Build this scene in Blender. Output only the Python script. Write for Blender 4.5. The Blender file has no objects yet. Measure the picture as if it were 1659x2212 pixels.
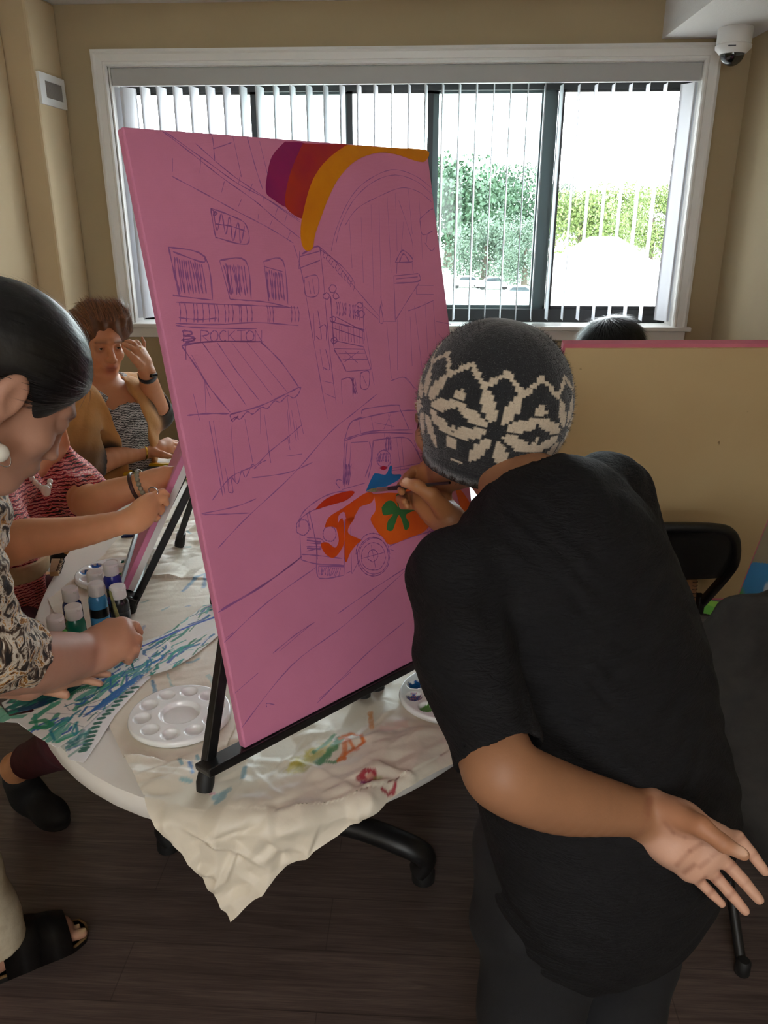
import bpy, bmesh, math, random
import numpy as np
from math import sin, cos, pi, radians, sqrt, atan2, hypot
from mathutils import Vector, Matrix

SC = bpy.context.scene
COL = SC.collection
rng = np.random.default_rng(7)

# ------------------------------------------------------------------ camera, sky, light, exposure
F_PX, CX, CY = 1720.0, 829.5, 1106.0
CAM = np.array([0.0, 0.0, 1.6])
PITCH, YAW = radians(20.5), radians(3.2)
cam_data = bpy.data.cameras.new('camera')
cam = bpy.data.objects.new('camera', cam_data)
COL.objects.link(cam)
cam.location = CAM
cam.rotation_euler = (pi / 2 - PITCH, 0, YAW)
cam_data.sensor_fit = 'VERTICAL'
cam_data.sensor_height = 36.0
cam_data.lens = 36.0 * F_PX / 2212.0
cam_data.clip_start = 0.02
cam_data.clip_end = 400
SC.camera = cam

world = bpy.data.worlds.new('overcast_sky')
SC.world = world
world.use_nodes = True
bg = world.node_tree.nodes['Background']
bg.inputs['Color'].default_value = (0.90, 0.95, 1.0, 1)
bg.inputs['Strength'].default_value = 10.5

SC.view_settings.view_transform = 'Standard'
SC.view_settings.look = 'None'
SC.view_settings.gamma = 1.0
SC.view_settings.use_curve_mapping = False
SC.view_settings.exposure = 0.5
SC.cycles.use_denoising = True
SC.cycles.max_bounces = 8
SC.cycles.diffuse_bounces = 5
SC.cycles.transparent_max_bounces = 12
SC.cycles.sample_clamp_indirect = 6.0

def add_fill_light(loc, sx, sy, power, col):
    l = bpy.data.lights.new('unseen_fill_light', 'AREA')
    l.shape = 'RECTANGLE'; l.size = sx; l.size_y = sy; l.energy = power; l.color = col
    o = bpy.data.objects.new('unseen_fill_light', l)
    COL.objects.link(o); o.location = loc
    return o
FILL_LAMPS = [(0.25, -1.1), (-0.6, -2.4)]  # unseen lamps, added behind the camera to fill the surfaces facing it
for lx, ly in FILL_LAMPS:
    add_fill_light((lx, ly, 2.425), 1.1, 0.55, 15, (1.0, 0.96, 0.91))

# ------------------------------------------------------------------ pixel <-> place helpers (1659 x 2212 frame)
_f = np.array([-sin(YAW) * cos(PITCH), cos(YAW) * cos(PITCH), -sin(PITCH)])
_r = np.array([cos(YAW), sin(YAW), 0.0])
_u = np.cross(_r, _f)
def ray(x, y): return _r * (x - CX) / F_PX + _u * -(y - CY) / F_PX + _f
def at(x, y, d): return CAM + ray(x, y) * d
def onz(x, y, z): r = ray(x, y); return CAM + r * (z - CAM[2]) / r[2]
def ony(x, y, Y): r = ray(x, y); return CAM + r * (Y - CAM[1]) / r[1]
def onx(x, y, X): r = ray(x, y); return CAM + r * (X - CAM[0]) / r[0]
def onplane(x, y, p0, n): r = ray(x, y); return CAM + r * (np.dot(p0 - CAM, n) / np.dot(r, n))
def unit(v): v = np.asarray(v, float); return v / np.linalg.norm(v)
def A(*v): return np.array(v, float)

# ------------------------------------------------------------------ materials
def lin(c):
    out = []
    for v in c:
        v = v / 255.0
        out.append(v / 12.92 if v <= 0.04045 else ((v + 0.055) / 1.055) ** 2.4)
    return tuple(out)
class NT:
    def __init__(s, m): s.t = m.node_tree; s.b = s.t.nodes['Principled BSDF']; s.out = s.t.nodes['Material Output']
    def n(s, kind, **kw):
        q = s.t.nodes.new(kind)
        for k, v in kw.items():
            if k.startswith('_'): setattr(q, k[1:], v)
            else: q.inputs[k.replace('__', ' ')].default_value = v
        return q
    def l(s, a, b): s.t.links.new(a, b)
    def coord(s, scale=(1, 1, 1), rot=(0, 0, 0), kind='Object'):
        tc = s.n('ShaderNodeTexCoord'); mp = s.n('ShaderNodeMapping')
        mp.inputs['Scale'].default_value = scale; mp.inputs['Rotation'].default_value = rot
        s.l(tc.outputs[kind], mp.inputs['Vector']); return mp.outputs['Vector']
    def noise(s, vec, scale, detail=3, rough=.5, dist=0):
        q = s.n('ShaderNodeTexNoise', Scale=scale, Detail=detail, Roughness=rough, Distortion=dist)
        if vec is not None: s.l(vec, q.inputs['Vector'])
        return q.outputs['Fac']
    def ramp(s, fac, stops, interp='LINEAR'):
        q = s.n('ShaderNodeValToRGB'); cr = q.color_ramp; cr.interpolation = interp
        while len(cr.elements) < len(stops): cr.elements.new(0.5)
        for e, (p, c) in zip(cr.elements, stops): e.position = p; e.color = tuple(c) + (1,)
        s.l(fac, q.inputs['Fac']); return q.outputs['Color']
    def mix(s, fac, a, b, mode='MIX'):
        q = s.n('ShaderNodeMix', _data_type='RGBA', _blend_type=mode)
        for sock, v in ((q.inputs[0], fac), (q.inputs[6], a), (q.inputs[7], b)):
            if hasattr(v, 'default_value') or hasattr(v, 'is_linked'): s.l(v, sock)
            elif isinstance(v, (int, float)): sock.default_value = v
            else: sock.default_value = tuple(v) + (1,)
        return q.outputs[2]
    def bump(s, h, strength=.3, dist=.002):
        q = s.n('ShaderNodeBump', Strength=strength, Distance=dist)
        s.l(h, q.inputs['Height'])
        s.l(q.outputs['Normal'], s.b.inputs['Normal']); return q
    def base(s, sock): s.l(sock, s.b.inputs['Base Color'])
    def attr(s, name='Col'):
        q = s.n('ShaderNodeVertexColor', _layer_name=name); return q.outputs['Color']
def mat(name, rgb=None, rough=.5, metal=0, spec=None, sheen=0, **kw):
    m = bpy.data.materials.new(name); m.use_nodes = True
    t = NT(m)
    if rgb is not None: t.b.inputs['Base Color'].default_value = lin(rgb) + (1,)
    t.b.inputs['Roughness'].default_value = rough
    t.b.inputs['Metallic'].default_value = metal
    if spec is not None: t.b.inputs['Specular IOR Level'].default_value = spec
    if sheen: t.b.inputs['Sheen Weight'].default_value = sheen
    return m
def noisy(name, rgb, rgb2, scale=20, rough=.6, bump=.15, bdist=.001, bscale=None, stretch=(1, 1, 1), **kw):
    m = mat(name, rgb, rough, **kw); t = NT(m); v = t.coord(stretch)
    f = t.noise(v, scale, 4)
    t.base(t.ramp(f, [(.3, lin(rgb)), (.7, lin(rgb2))]))
    if bump: t.bump(t.noise(v, bscale or scale * 3, 4), bump, bdist)
    return m
def attr_mat(name, rough=.5, bump=0, bscale=200, bdist=.0006, var=0.12, vscale=40, spec=None, sheen=0, stretch=(1, 1, 1)):
    m = mat(name, None, rough, spec=spec, sheen=sheen); t = NT(m)
    v = t.coord(stretch)
    c = t.attr()
    if var:
        g = t.ramp(t.noise(v, vscale, 4), [(.25, (1 - var,) * 3), (.75, (1,) * 3)])
        c = t.mix(1.0, c, g, 'MULTIPLY')
    t.base(c)
    if bump: t.bump(t.noise(v, bscale, 3), bump, bdist)
    return m

# ------------------------------------------------------------------ object helpers
def wloc(o):
    p = np.zeros(3)
    while o is not None: p = p + np.array(o.location); o = o.parent
    return p
def tag(o, label=None, cat=None, group=None, kind=None):
    if label: o['label'] = label
    if cat: o['category'] = cat
    if group: o['group'] = group
    if kind: o['kind'] = kind
    return o
def thing(name, label, cat, loc, rz=0, group=None):
    o = bpy.data.objects.new(name, None); COL.objects.link(o)
    o.location = tuple(loc); o.rotation_euler = (0, 0, rz); o.empty_display_size = .05
    return tag(o, label, cat, group)
def link_mesh(name, V, Fc, m, parent=None, local=False, smooth=False, colors=None, origin=None):
    V = np.asarray(V, float).reshape(-1, 3)
    off = np.zeros(3)
    if not local:
        off = wloc(parent) if parent is not None else (np.asarray(origin, float) if origin is not None else
              np.array([(V[:, 0].min() + V[:, 0].max()) / 2, (V[:, 1].min() + V[:, 1].max()) / 2, V[:, 2].min()]))
    me = bpy.data.meshes.new(name)
    if isinstance(Fc, np.ndarray):
        n, k = Fc.shape
        me.vertices.add(len(V)); me.vertices.foreach_set('co', (V - off).astype(np.float32).ravel())
        me.loops.add(n * k); me.loops.foreach_set('vertex_index', Fc.astype(np.int32).ravel())
        me.polygons.add(n)
        me.polygons.foreach_set('loop_start', np.arange(0, n * k, k, dtype=np.int32))
        me.update(calc_edges=True)
    else:
        me.from_pydata((V - off).tolist(), [], Fc)
    me.validate()
    if smooth:
        me.polygons.foreach_set('use_smooth', np.ones(len(me.polygons), bool))
    if colors is not None:
        ca = me.color_attributes.new('Col', 'FLOAT_COLOR', 'POINT')
        cc = np.ones((len(V), 4), np.float32); cc[:, :3] = colors
        ca.data.foreach_set('color', cc.ravel())
    if m is not None: me.materials.append(m)
    o = bpy.data.objects.new(name, me); COL.objects.link(o)
    if parent is not None: o.parent = parent
    elif not local: o.location = tuple(off)
    return o
def frame(z, hint=None):
    z = unit(z)
    h = np.array(hint if hint is not None else (0, 0, 1), float)
    if abs(np.dot(h, z)) > .99: h = np.array([1.0, 0, 0]) if abs(z[0]) < .9 else np.array([0, 1.0, 0])
    x = unit(np.cross(h, z)); y = np.cross(z, x)
    return x, y, z
class MB:
    def __init__(s): s.v = []; s.f = []; s.c = []; s.cur = None
    def add(s, V, Fc, col=None):
        b = len(s.v); s.v += [tuple(map(float, p)) for p in V]; s.f += [tuple(i + b for i in f) for f in Fc]
        s.c += [col or (1, 1, 1)] * len(V); return s
    def box(s, c, size, ax=None, col=None):
        X, Y, Z = ax if ax is not None else (A(1, 0, 0), A(0, 1, 0), A(0, 0, 1))
        c = np.asarray(c, float); h = np.asarray(size, float) / 2
        V = [c + X * h[0] * i + Y * h[1] * j + Z * h[2] * k for i in (-1, 1) for j in (-1, 1) for k in (-1, 1)]
        return s.add(V, [(0, 1, 3, 2), (4, 6, 7, 5), (0, 4, 5, 1), (2, 3, 7, 6), (0, 2, 6, 4), (1, 5, 7, 3)], col)
    def span(s, a, b, col=None):
        a = np.asarray(a, float); b = np.asarray(b, float); return s.box((a + b) / 2, np.abs(b - a), None, col)
    def bar(s, a, b, w, h, hint=None, col=None):
        a = np.asarray(a, float); b = np.asarray(b, float); x, y, z = frame(b - a, hint)
        return s.box((a + b) / 2, (w, h, np.linalg.norm(b - a)), (x, y, z), col)
    def tube(s, pts, r, seg=10, caps=True, flat=1.0, hint=None, col=None):
        pts = [np.asarray(p, float) for p in pts]; n = len(pts)
        rs = r if hasattr(r, '__len__') else [r] * n
        V = []; Fc = []; prev = hint
        for i in range(n):
            d = pts[min(i + 1, n - 1)] - pts[max(i - 1, 0)]
            x, y, z = frame(d, prev); prev = y
            for j in range(seg):
                a = 2 * pi * j / seg; V.append(pts[i] + x * cos(a) * rs[i] + y * sin(a) * rs[i] * flat)
        for i in range(n - 1):
            for j in range(seg):
                k = (j + 1) % seg; Fc.append((i * seg + j, i * seg + k, (i + 1) * seg + k, (i + 1) * seg + j))
        if caps: Fc.append(tuple(range(seg - 1, -1, -1))); Fc.append(tuple((n - 1) * seg + j for j in range(seg)))
        return s.add(V, Fc, col)
    def lathe(s, o, prof, seg=32, axis=(0, 0, 1), caps=True, col=None, ry=1.0, hint=None):
        o = np.asarray(o, float); x, y, z = frame(axis, hint); V = []; Fc = []; n = len(prof)
        for r, h in prof:
            for j in range(seg):
                a = 2 * pi * j / seg; V.append(o + x * r * cos(a) + y * r * ry * sin(a) + z * h)
        for i in range(n - 1):
            for j in range(seg):
                k = (j + 1) % seg; Fc.append((i * seg + j, i * seg + k, (i + 1) * seg + k, (i + 1) * seg + j))
        if caps: Fc.append(tuple(range(seg - 1, -1, -1))); Fc.append(tuple((n - 1) * seg + j for j in range(seg)))
        return s.add(V, Fc, col)
    def ball(s, c, r, seg=16, rings=10, col=None, ax=None):
        r = r if hasattr(r, '__len__') else (r, r, r); c = np.asarray(c, float)
        X, Y, Z = ax if ax is not None else (A(1, 0, 0), A(0, 1, 0), A(0, 0, 1)); V = []; Fc = []
        for i in range(rings + 1):
            t = pi * i / rings - pi / 2
            for j in range(seg):
                a = 2 * pi * j / seg
                V.append(c + X * r[0] * cos(t) * cos(a) + Y * r[1] * cos(t) * sin(a) + Z * r[2] * sin(t))
        for i in range(rings):
            for j in range(seg):
                k = (j + 1) % seg; Fc.append((i * seg + j, i * seg + k, (i + 1) * seg + k, (i + 1) * seg + j))
        return s.add(V, Fc, col)
    def prism(s, pts, d, col=None):
        pts = [np.asarray(p, float) for p in pts]; d = np.asarray(d, float); n = len(pts)
        return s.add(pts + [p + d for p in pts], [tuple(range(n - 1, -1, -1)), tuple(range(n, 2 * n))] +
                     [(i, (i + 1) % n, n + (i + 1) % n, n + i) for i in range(n)], col)
    def build(s, name, m, parent=None, smooth=False, local=False, bevel=0, colors=False, origin=None, seg=2):
        o = link_mesh(name, s.v, s.f, m, parent, local, smooth, np.array(s.c) if colors else None, origin)
        if bevel:
            b = o.modifiers.new('bevel', 'BEVEL'); b.width = bevel; b.segments = seg; b.limit_method = 'ANGLE'
        if smooth and not isinstance(smooth, str):
            try: o.data.set_sharp_from_angle(angle=radians(40))
            except Exception: pass
        return o
def structure(name, mb, m, parent=None, **kw):
    o = mb.build(name, m, parent, **kw)
    if parent is None: o['kind'] = 'structure'
    return o
def copy_tree(o, parent=None):
    c = o.copy(); COL.objects.link(c); c.parent = parent
    for ch in list(o.children): copy_tree(ch, c)
    return c
def spline(pts, n=8):
    P = [np.asarray(p, float) for p in pts]; out = []
    if len(P) < 3: return P
    for i in range(len(P) - 1):
        p0 = P[max(i - 1, 0)]; p1 = P[i]; p2 = P[i + 1]; p3 = P[min(i + 2, len(P) - 1)]
        for k in range(n):
            t = k / n
            out.append(.5 * ((2 * p1) + (p2 - p0) * t + (2 * p0 - 5 * p1 + 4 * p2 - p3) * t * t + (3 * p1 - p0 - 3 * p2 + p3) * t ** 3))
    out.append(P[-1]); return out
def inpoly(x, y, poly):
    x = np.asarray(x); y = np.asarray(y); c = np.zeros(x.shape, bool); n = len(poly)
    for i in range(n):
        x0, y0 = poly[i]; x1, y1 = poly[(i + 1) % n]
        if y0 == y1: continue
        m = ((y0 > y) != (y1 > y)) & (x < (x1 - x0) * (y - y0) / (y1 - y0) + x0)
        c ^= m
    return c
def vnoise(x, y, scale, seed=0):
    """smooth 2-D value noise in 0..1"""
    g = np.random.default_rng(seed).random((64, 64))
    fx = np.asarray(x) * scale; fy = np.asarray(y) * scale
    ix = np.floor(fx).astype(int); iy = np.floor(fy).astype(int); tx = fx - ix; ty = fy - iy
    tx = tx * tx * (3 - 2 * tx); ty = ty * ty * (3 - 2 * ty)
    a = g[ix % 64, iy % 64]; b = g[(ix + 1) % 64, iy % 64]; c = g[ix % 64, (iy + 1) % 64]; d = g[(ix + 1) % 64, (iy + 1) % 64]
    return (a * (1 - tx) + b * tx) * (1 - ty) + (c * (1 - tx) + d * tx) * ty

# ------------------------------------------------------------------ blended bodies: distance field -> one continuous surface
def cap(a, b, ra, rb=None, k=.01, col=None, sub=False):
    return dict(t='cap', a=A(*a), b=A(*b), ra=ra, rb=ra if rb is None else rb, k=k, col=col, sub=sub)
def ecap(a, b, ra, rb, n, q, k=.03, col=None, sub=False):
    return dict(t='ecap', a=A(*a), b=A(*b), ra=ra, rb=rb, n=unit(n), q=q, k=k, col=col, sub=sub)
def ell(c, r, ax=None, k=.01, col=None, sub=False):
    M = np.array(ax) if ax is not None else np.eye(3)
    return dict(t='ell', c=A(*c), r=A(*r), M=M, k=k, col=col, sub=sub)
def obox(c, h, ax, rr=.004, k=.004, col=None, sub=False):
    return dict(t='box', c=A(*c), h=A(*h), M=np.array(ax), rr=rr, k=k, col=col, sub=sub)
def grp(prims, k=.02, sub=False): return dict(t='grp', p=prims, k=k, sub=sub, col=None)
def paint(a, b, r, n, col, q=5.0):
    """colour only: a line of differently coloured skin, thick along n"""
    return dict(t='ecap', a=A(*a), b=A(*b), ra=r, rb=r, n=unit(n), q=q, k=.001, col=col, sub=False, paint=True)
def chain(pts, rs, k=.01, col=None, sub=False):
    return [cap(pts[i], pts[i + 1], rs[i], rs[i + 1], k, col, sub) for i in range(len(pts) - 1)]
def limb(pts, rs, col=None, n=5, k=.003):
    P = spline([np.append(p, r) for p, r in zip(pts, rs)], n)
    return [cap(a[:3], b[:3], max(a[3], .001), max(b[3], .001), k if i else .02, col) for i, (a, b) in enumerate(zip(P[:-1], P[1:]))]
def pbounds(p):
    if p['t'] in ('cap', 'ecap'):
        r = max(p['ra'], p['rb']); return np.minimum(p['a'], p['b']) - r, np.maximum(p['a'], p['b']) + r
    if p['t'] == 'ell': r = p['r'].max(); return p['c'] - r, p['c'] + r
    if p['t'] == 'box': r = np.linalg.norm(p['h']) + p['rr']; return p['c'] - r, p['c'] + r
    bs = [pbounds(q) for q in p['p'] if not q['sub']]
    return np.min([b[0] for b in bs], 0), np.max([b[1] for b in bs], 0)
def pdist(p, X, Y, Z):
    if p['t'] == 'cap':
        a = p['a']; d = p['b'] - a; L = max(np.dot(d, d), 1e-12)
        x = X - a[0]; y = Y - a[1]; z = Z - a[2]
        t = np.clip((x * d[0] + y * d[1] + z * d[2]) / L, 0, 1)
        return np.sqrt((x - t * d[0]) ** 2 + (y - t * d[1]) ** 2 + (z - t * d[2]) ** 2) - (p['ra'] + (p['rb'] - p['ra']) * t)
    if p['t'] == 'ecap':
        a = p['a']; d = p['b'] - a; n = p['n']; q = p['q']; g = 1 / q - 1
        x = X - a[0]; y = Y - a[1]; z = Z - a[2]
        s = (x * n[0] + y * n[1] + z * n[2]) * g; x = x + s * n[0]; y = y + s * n[1]; z = z + s * n[2]
        d = d + n * np.dot(d, n) * g; L = max(np.dot(d, d), 1e-12)
        t = np.clip((x * d[0] + y * d[1] + z * d[2]) / L, 0, 1)
        return (np.sqrt((x - t * d[0]) ** 2 + (y - t * d[1]) ** 2 + (z - t * d[2]) ** 2) - (p['ra'] + (p['rb'] - p['ra']) * t)) * (.5 + .5 * q)
    if p['t'] in ('ell', 'box'):
        M = p['M']; x = X - p['c'][0]; y = Y - p['c'][1]; z = Z - p['c'][2]
        u = [M[i][0] * x + M[i][1] * y + M[i][2] * z for i in range(3)]
        if p['t'] == 'ell':
            r = p['r']; k0 = np.sqrt(sum((u[i] / r[i]) ** 2 for i in range(3))); k1 = np.sqrt(sum((u[i] / r[i] ** 2) ** 2 for i in range(3)))
            return k0 * (k0 - 1) / np.maximum(k1, 1e-6)
        e = [np.abs(u[i]) - p['h'][i] + p['rr'] for i in range(3)]
        return np.sqrt(sum(np.maximum(v, 0) ** 2 for v in e)) + np.minimum(np.maximum(e[0], np.maximum(e[1], e[2])), 0) - p['rr']
    acc = None
    for q in p['p']:
        d = pdist(q, X, Y, Z)
        acc = d if acc is None else blend(acc, d, q['k'], q['sub'])
    return acc
def blend(f, d, k, sub):
    if sub:
        h = np.maximum(k - np.abs(f + d), 0) / k; return np.maximum(f, -d) + h * h * k / 4
    h = np.maximum(k - np.abs(f - d), 0) / k; return np.minimum(f, d) - h * h * k / 4
def sdf_surface(prims, vox):
    prims = [p for p in prims if not p.get('paint')]
    bs = [pbounds(p) for p in prims if not p['sub']]
    lo = np.min([b[0] for b in bs], 0) - .02; hi = np.max([b[1] for b in bs], 0) + .02
    n = np.ceil((hi - lo) / vox).astype(int) + 1
    Fd = np.full(tuple(n), .5, np.float32)
    ax = [(lo[i] + vox * np.arange(n[i])).astype(np.float32) for i in range(3)]
    for p in prims:
        b0, b1 = pbounds(p); mg = p['k'] + 3 * vox + .004
        i0 = np.maximum(np.floor((b0 - mg - lo) / vox).astype(int), 0); i1 = np.minimum(np.ceil((b1 + mg - lo) / vox).astype(int) + 1, n)
        if np.any(i1 <= i0): continue
        sl = tuple(slice(i0[i], i1[i]) for i in range(3))
        X = ax[0][sl[0]][:, None, None]; Y = ax[1][sl[1]][None, :, None]; Z = ax[2][sl[2]][None, None, :]
        Fd[sl] = blend(Fd[sl], pdist(p, X, Y, Z).astype(np.float32), p['k'], p['sub'])
    neg = Fd < 0
    cnt = np.zeros(tuple(n - 1), np.int8)
    for i in (0, 1):
        for j in (0, 1):
            for k in (0, 1): cnt += neg[i:n[0] - 1 + i, j:n[1] - 1 + j, k:n[2] - 1 + k]
    act = np.argwhere((cnt > 0) & (cnt < 8))
    del cnt
    idx = np.full(tuple(n - 1), -1, np.int32); idx[act[:, 0], act[:, 1], act[:, 2]] = np.arange(len(act))
    cor = [(i, j, k) for i in (0, 1) for j in (0, 1) for k in (0, 1)]
    val = [Fd[act[:, 0] + c[0], act[:, 1] + c[1], act[:, 2] + c[2]] for c in cor]
    pos = np.zeros((len(act), 3)); num = np.zeros(len(act))
    for a in range(8):
        for b in range(a + 1, 8):
            ca, cb = np.array(cor[a]), np.array(cor[b])
            if np.abs(ca - cb).sum() != 1: continue
            m = (val[a] < 0) != (val[b] < 0)
            t = val[a][m] / (val[a][m] - val[b][m])
            pos[m] += ca + (cb - ca) * t[:, None]; num[m] += 1
    V = lo + (act + pos / num[:, None]) * vox
    quads = []
    for d in range(3):
        s0 = [slice(None)] * 3; s1 = [slice(None)] * 3; s0[d] = slice(0, -1); s1[d] = slice(1, None)
        a = neg[tuple(s0)]; b = neg[tuple(s1)]; e1, e2 = (d + 1) % 3, (d + 2) % 3
        E = np.argwhere(a != b); E = E[(E[:, e1] > 0) & (E[:, e2] > 0) & (E[:, e1] < n[e1] - 1) & (E[:, e2] < n[e2] - 1)]
        ins = a[E[:, 0], E[:, 1], E[:, 2]]
        o1 = np.zeros(3, int); o1[e1] = 1; o2 = np.zeros(3, int); o2[e2] = 1
        q = np.stack([idx[tuple((E - o).T)] for o in (o1 + o2, o2, 0 * o1, o1)], 1)
        # cell order around the edge: (-,-), (+,-), (+,+), (-,+)
        q[~ins] = q[~ins][:, ::-1]
        quads.append(q)
    Q = np.concatenate(quads); Q = Q[(Q >= 0).all(1)]
    return V, Q
def relax(V, Q, n=1, w=.5):
    for _ in range(n):
        S = np.zeros_like(V); c = np.zeros(len(V))
        for a in range(4):
            i, j = Q[:, a], Q[:, (a + 1) % 4]
            for t in range(3):
                S[:, t] += np.bincount(i, V[j, t], len(V)) + np.bincount(j, V[i, t], len(V))
            c += np.bincount(i, minlength=len(V)) + np.bincount(j, minlength=len(V))
        V = V * (1 - w) + w * S / np.maximum(c, 1)[:, None]
    return V
def normals(V, Q):
    d = np.cross(V[Q[:, 2]] - V[Q[:, 0]], V[Q[:, 3]] - V[Q[:, 1]]); N = np.zeros_like(V)
    for a in range(4):
        for t in range(3): N[:, t] += np.bincount(Q[:, a], d[:, t], len(V))
    return N / np.maximum(np.linalg.norm(N, axis=1), 1e-9)[:, None]
def pcolors(prims, V, default, soft=.004):
    C = np.zeros((len(V), 3)); W = np.zeros(len(V))
    def walk(ps):
        for p in ps:
            if p['t'] == 'grp': yield from walk(p['p'])
            else: yield p
    for p in walk(prims):
        if p['sub'] or p.get('paint'): continue
        d = pdist(p, V[:, 0], V[:, 1], V[:, 2])
        w = np.exp(-np.clip(d, -.02, .06) / soft)
        C += np.asarray(p['col'] if p['col'] is not None else default)[None, :] * w[:, None]; W += w
    C = C / W[:, None]
    for p in prims:
        if p.get('paint'):
            d = pdist(p, V[:, 0], V[:, 1], V[:, 2]) / (.5 + .5 * p['q']) + p['ra']
            m = np.clip(1 - d / p['ra'], 0, 1)[:, None] * .7; C = C * (1 - m) + np.asarray(p['col'])[None, :] * m
    return C
def sdf_obj(name, prims, vox, m, parent, default=(1, 1, 1), smooth_n=1, colors=True, deform=None, origin=None, soft=.004):
    V, Q = sdf_surface(prims, vox)
    V = relax(V, Q, smooth_n)
    C = pcolors(prims, V, default, soft) if colors else None
    if deform is not None: V = deform(V, normals(V, Q))
    return link_mesh(name, V, Q, m, parent, smooth=True, colors=C, origin=origin), V, Q
def ribbons(P, D, N, L, W, seg=4, bend=None, seed=0):
    """many tapering hair ribbons: start P, direction D, surface normal N, length L, width W"""
    r = np.random.default_rng(seed); n = len(P); V = []; 
    side = np.cross(D, N); side /= np.maximum(np.linalg.norm(side, axis=1), 1e-9)[:, None]
    cur = P.copy(); d = D.copy(); rows = []
    for i in range(seg + 1):
        t = i / seg; w = (W * (1 - t ** 2) + 1e-5)[:, None]
        rows.append(cur - side * w); rows.append(cur + side * w)
        if bend is not None: d = d + bend(cur, d, t)
        d = d / np.linalg.norm(d, axis=1)[:, None]; cur = cur + d * (L / seg)[:, None]
    V = np.stack(rows, 1).reshape(-1, 3); k = 2 * (seg + 1); b = np.arange(n) * k
    Fc = np.concatenate([np.stack([b + 2 * i, b + 2 * i + 1, b + 2 * i + 3, b + 2 * i + 2], 1) for i in range(seg)])
    return V, Fc
# ================================================================== THE ROOM
YW = 3.9                       # window wall
XL, XL2, YSTEP = -1.645, -1.757, 3.62
XR, YB, ZC = 1.333, -3.2, 2.448
def wall_mat(name, rgb):
    m = mat(name, rgb, .85); t = NT(m); v = t.coord()
    t.base(t.ramp(t.noise(v, 3, 3), [(.3, lin([c * .97 for c in rgb])), (.7, lin(rgb))]))
    t.bump(t.noise(v, 260, 2), .12, .0006); return m
M_wall = wall_mat('beige_wall_paint', (176, 158, 124))
M_wall_l = wall_mat('window_lit_wall_paint', (204, 182, 146))  # wall beige made lighter: window light on the left wall put into the colour
M_ceil = mat('textured_ceiling_paint', (206, 203, 200), .9)
_t = NT(M_ceil); _v = _t.coord((1, 1, 1)); _t.bump(_t.noise(_v, 120, 5, .6), .6, .004)
M_trim = mat('white_trim_paint', (226, 224, 220), .35)
M_white = mat('white_plastic', (228, 228, 226), .4)
M_black_frame = mat('dark_window_metal', (24, 26, 28), .45)
M_teal_frame = mat('grey_green_window_metal', (78, 92, 92), .4)

m_floor = mat('dark_wood_planks', None, .42, spec=.6); _t = NT(m_floor)
_v = _t.coord()
_br = _t.n('ShaderNodeTexBrick', Scale=1.0, Mortar__Size=.0015, Bias=0.0)
_br.inputs['Brick Width'].default_value = 1.22; _br.inputs['Row Height'].default_value = .152
_br.inputs['Color1'].default_value = (.2, .2, .2, 1); _br.inputs['Color2'].default_value = (.8, .8, .8, 1)
_br.inputs['Mortar'].default_value = (0, 0, 0, 1); _br.offset = .37
_t.l(_v, _br.inputs['Vector'])
_g = _t.coord((.9, 14, 1)); _gn = _t.noise(_g, 3.2, 6, .62, 1.2)
_g2 = _t.coord((1.6, 90, 1)); _gn2 = _t.noise(_g2, 4, 3, .6)
_c = _t.ramp(_gn, [(.25, lin((58, 46, 43))), (.5, lin((98, 82, 77))), (.75, lin((136, 119, 112)))])
_c = _t.mix(.45, _c, _t.ramp(_gn2, [(.3, lin((42, 33, 31))), (.7, lin((112, 96, 90)))]), 'MIX')
_c = _t.mix(.55, _c, _t.ramp(_br.outputs['Color'], [(0, (.12,) * 3), (.12, (.62,) * 3), (1, (1,) * 3)]), 'MULTIPLY')
_t.base(_c); _t.bump(_gn2, .25, .0008)

floor = MB().span((XL2 - .1, YB - .1, -.05), (XR + .1, YW, 0)); structure('floor', floor, m_floor)
structure('ceiling', MB().span((XL2 - .1, YB - .1, ZC), (XR + .1, YW + .2, ZC + .1)), M_ceil)
IX0, IX1, IZ0, IZ1 = -1.437, 1.147, 1.10, 2.213      # clear opening of the window
w = MB()
w.span((XL2 - .1, YW, -.05), (IX0, YW + .2, ZC)); w.span((IX1, YW, -.05), (XR + .1, YW + .2, ZC))
w.span((IX0, YW, -.05), (IX1, YW + .2, IZ0)); w.span((IX0, YW, IZ1), (IX1, YW + .2, ZC))
structure('wall_back', w, M_wall)
w = MB()
w.span((XL2 - .1, YSTEP, 0), (XL, YW, ZC)); w.span((XL2 - .1, YB, 0), (XL2, YSTEP, ZC))
structure('wall_left', w, M_wall_l, bevel=.012)
structure('wall_right', MB().span((XR, YB, 0), (XR + .1, YW, ZC)), M_wall)
w = MB(); w2 = (-.75, .45, 1.05, 2.1)  # opening added in the unseen wall to let fill light in
w.span((XL2, YB - .1, 0), (w2[0], YB, ZC)); w.span((w2[1], YB - .1, 0), (XR, YB, ZC)); w.span((w2[0], YB - .1, 0), (w2[1], YB, w2[2])); w.span((w2[0], YB - .1, w2[3]), (w2[1], YB, ZC))
structure('wall_front', w, M_wall)
structure('trim_1', MB().span((.955, YB, 2.292), (XR, YW, ZC)), M_ceil)       # boxed soffit over the right side
for nm, a, b in (('baseboard_back', (XL, YW - .014, 0), (XR, YW, .1)), ('baseboard_right', (XR - .014, YB, 0), (XR, YW - .014, .1)),
                 ('baseboard_left', (XL2, YB, 0), (XL2 + .014, YSTEP, .1))):
    structure(nm, MB().span(a, b), M_trim, bevel=.004)

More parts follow.
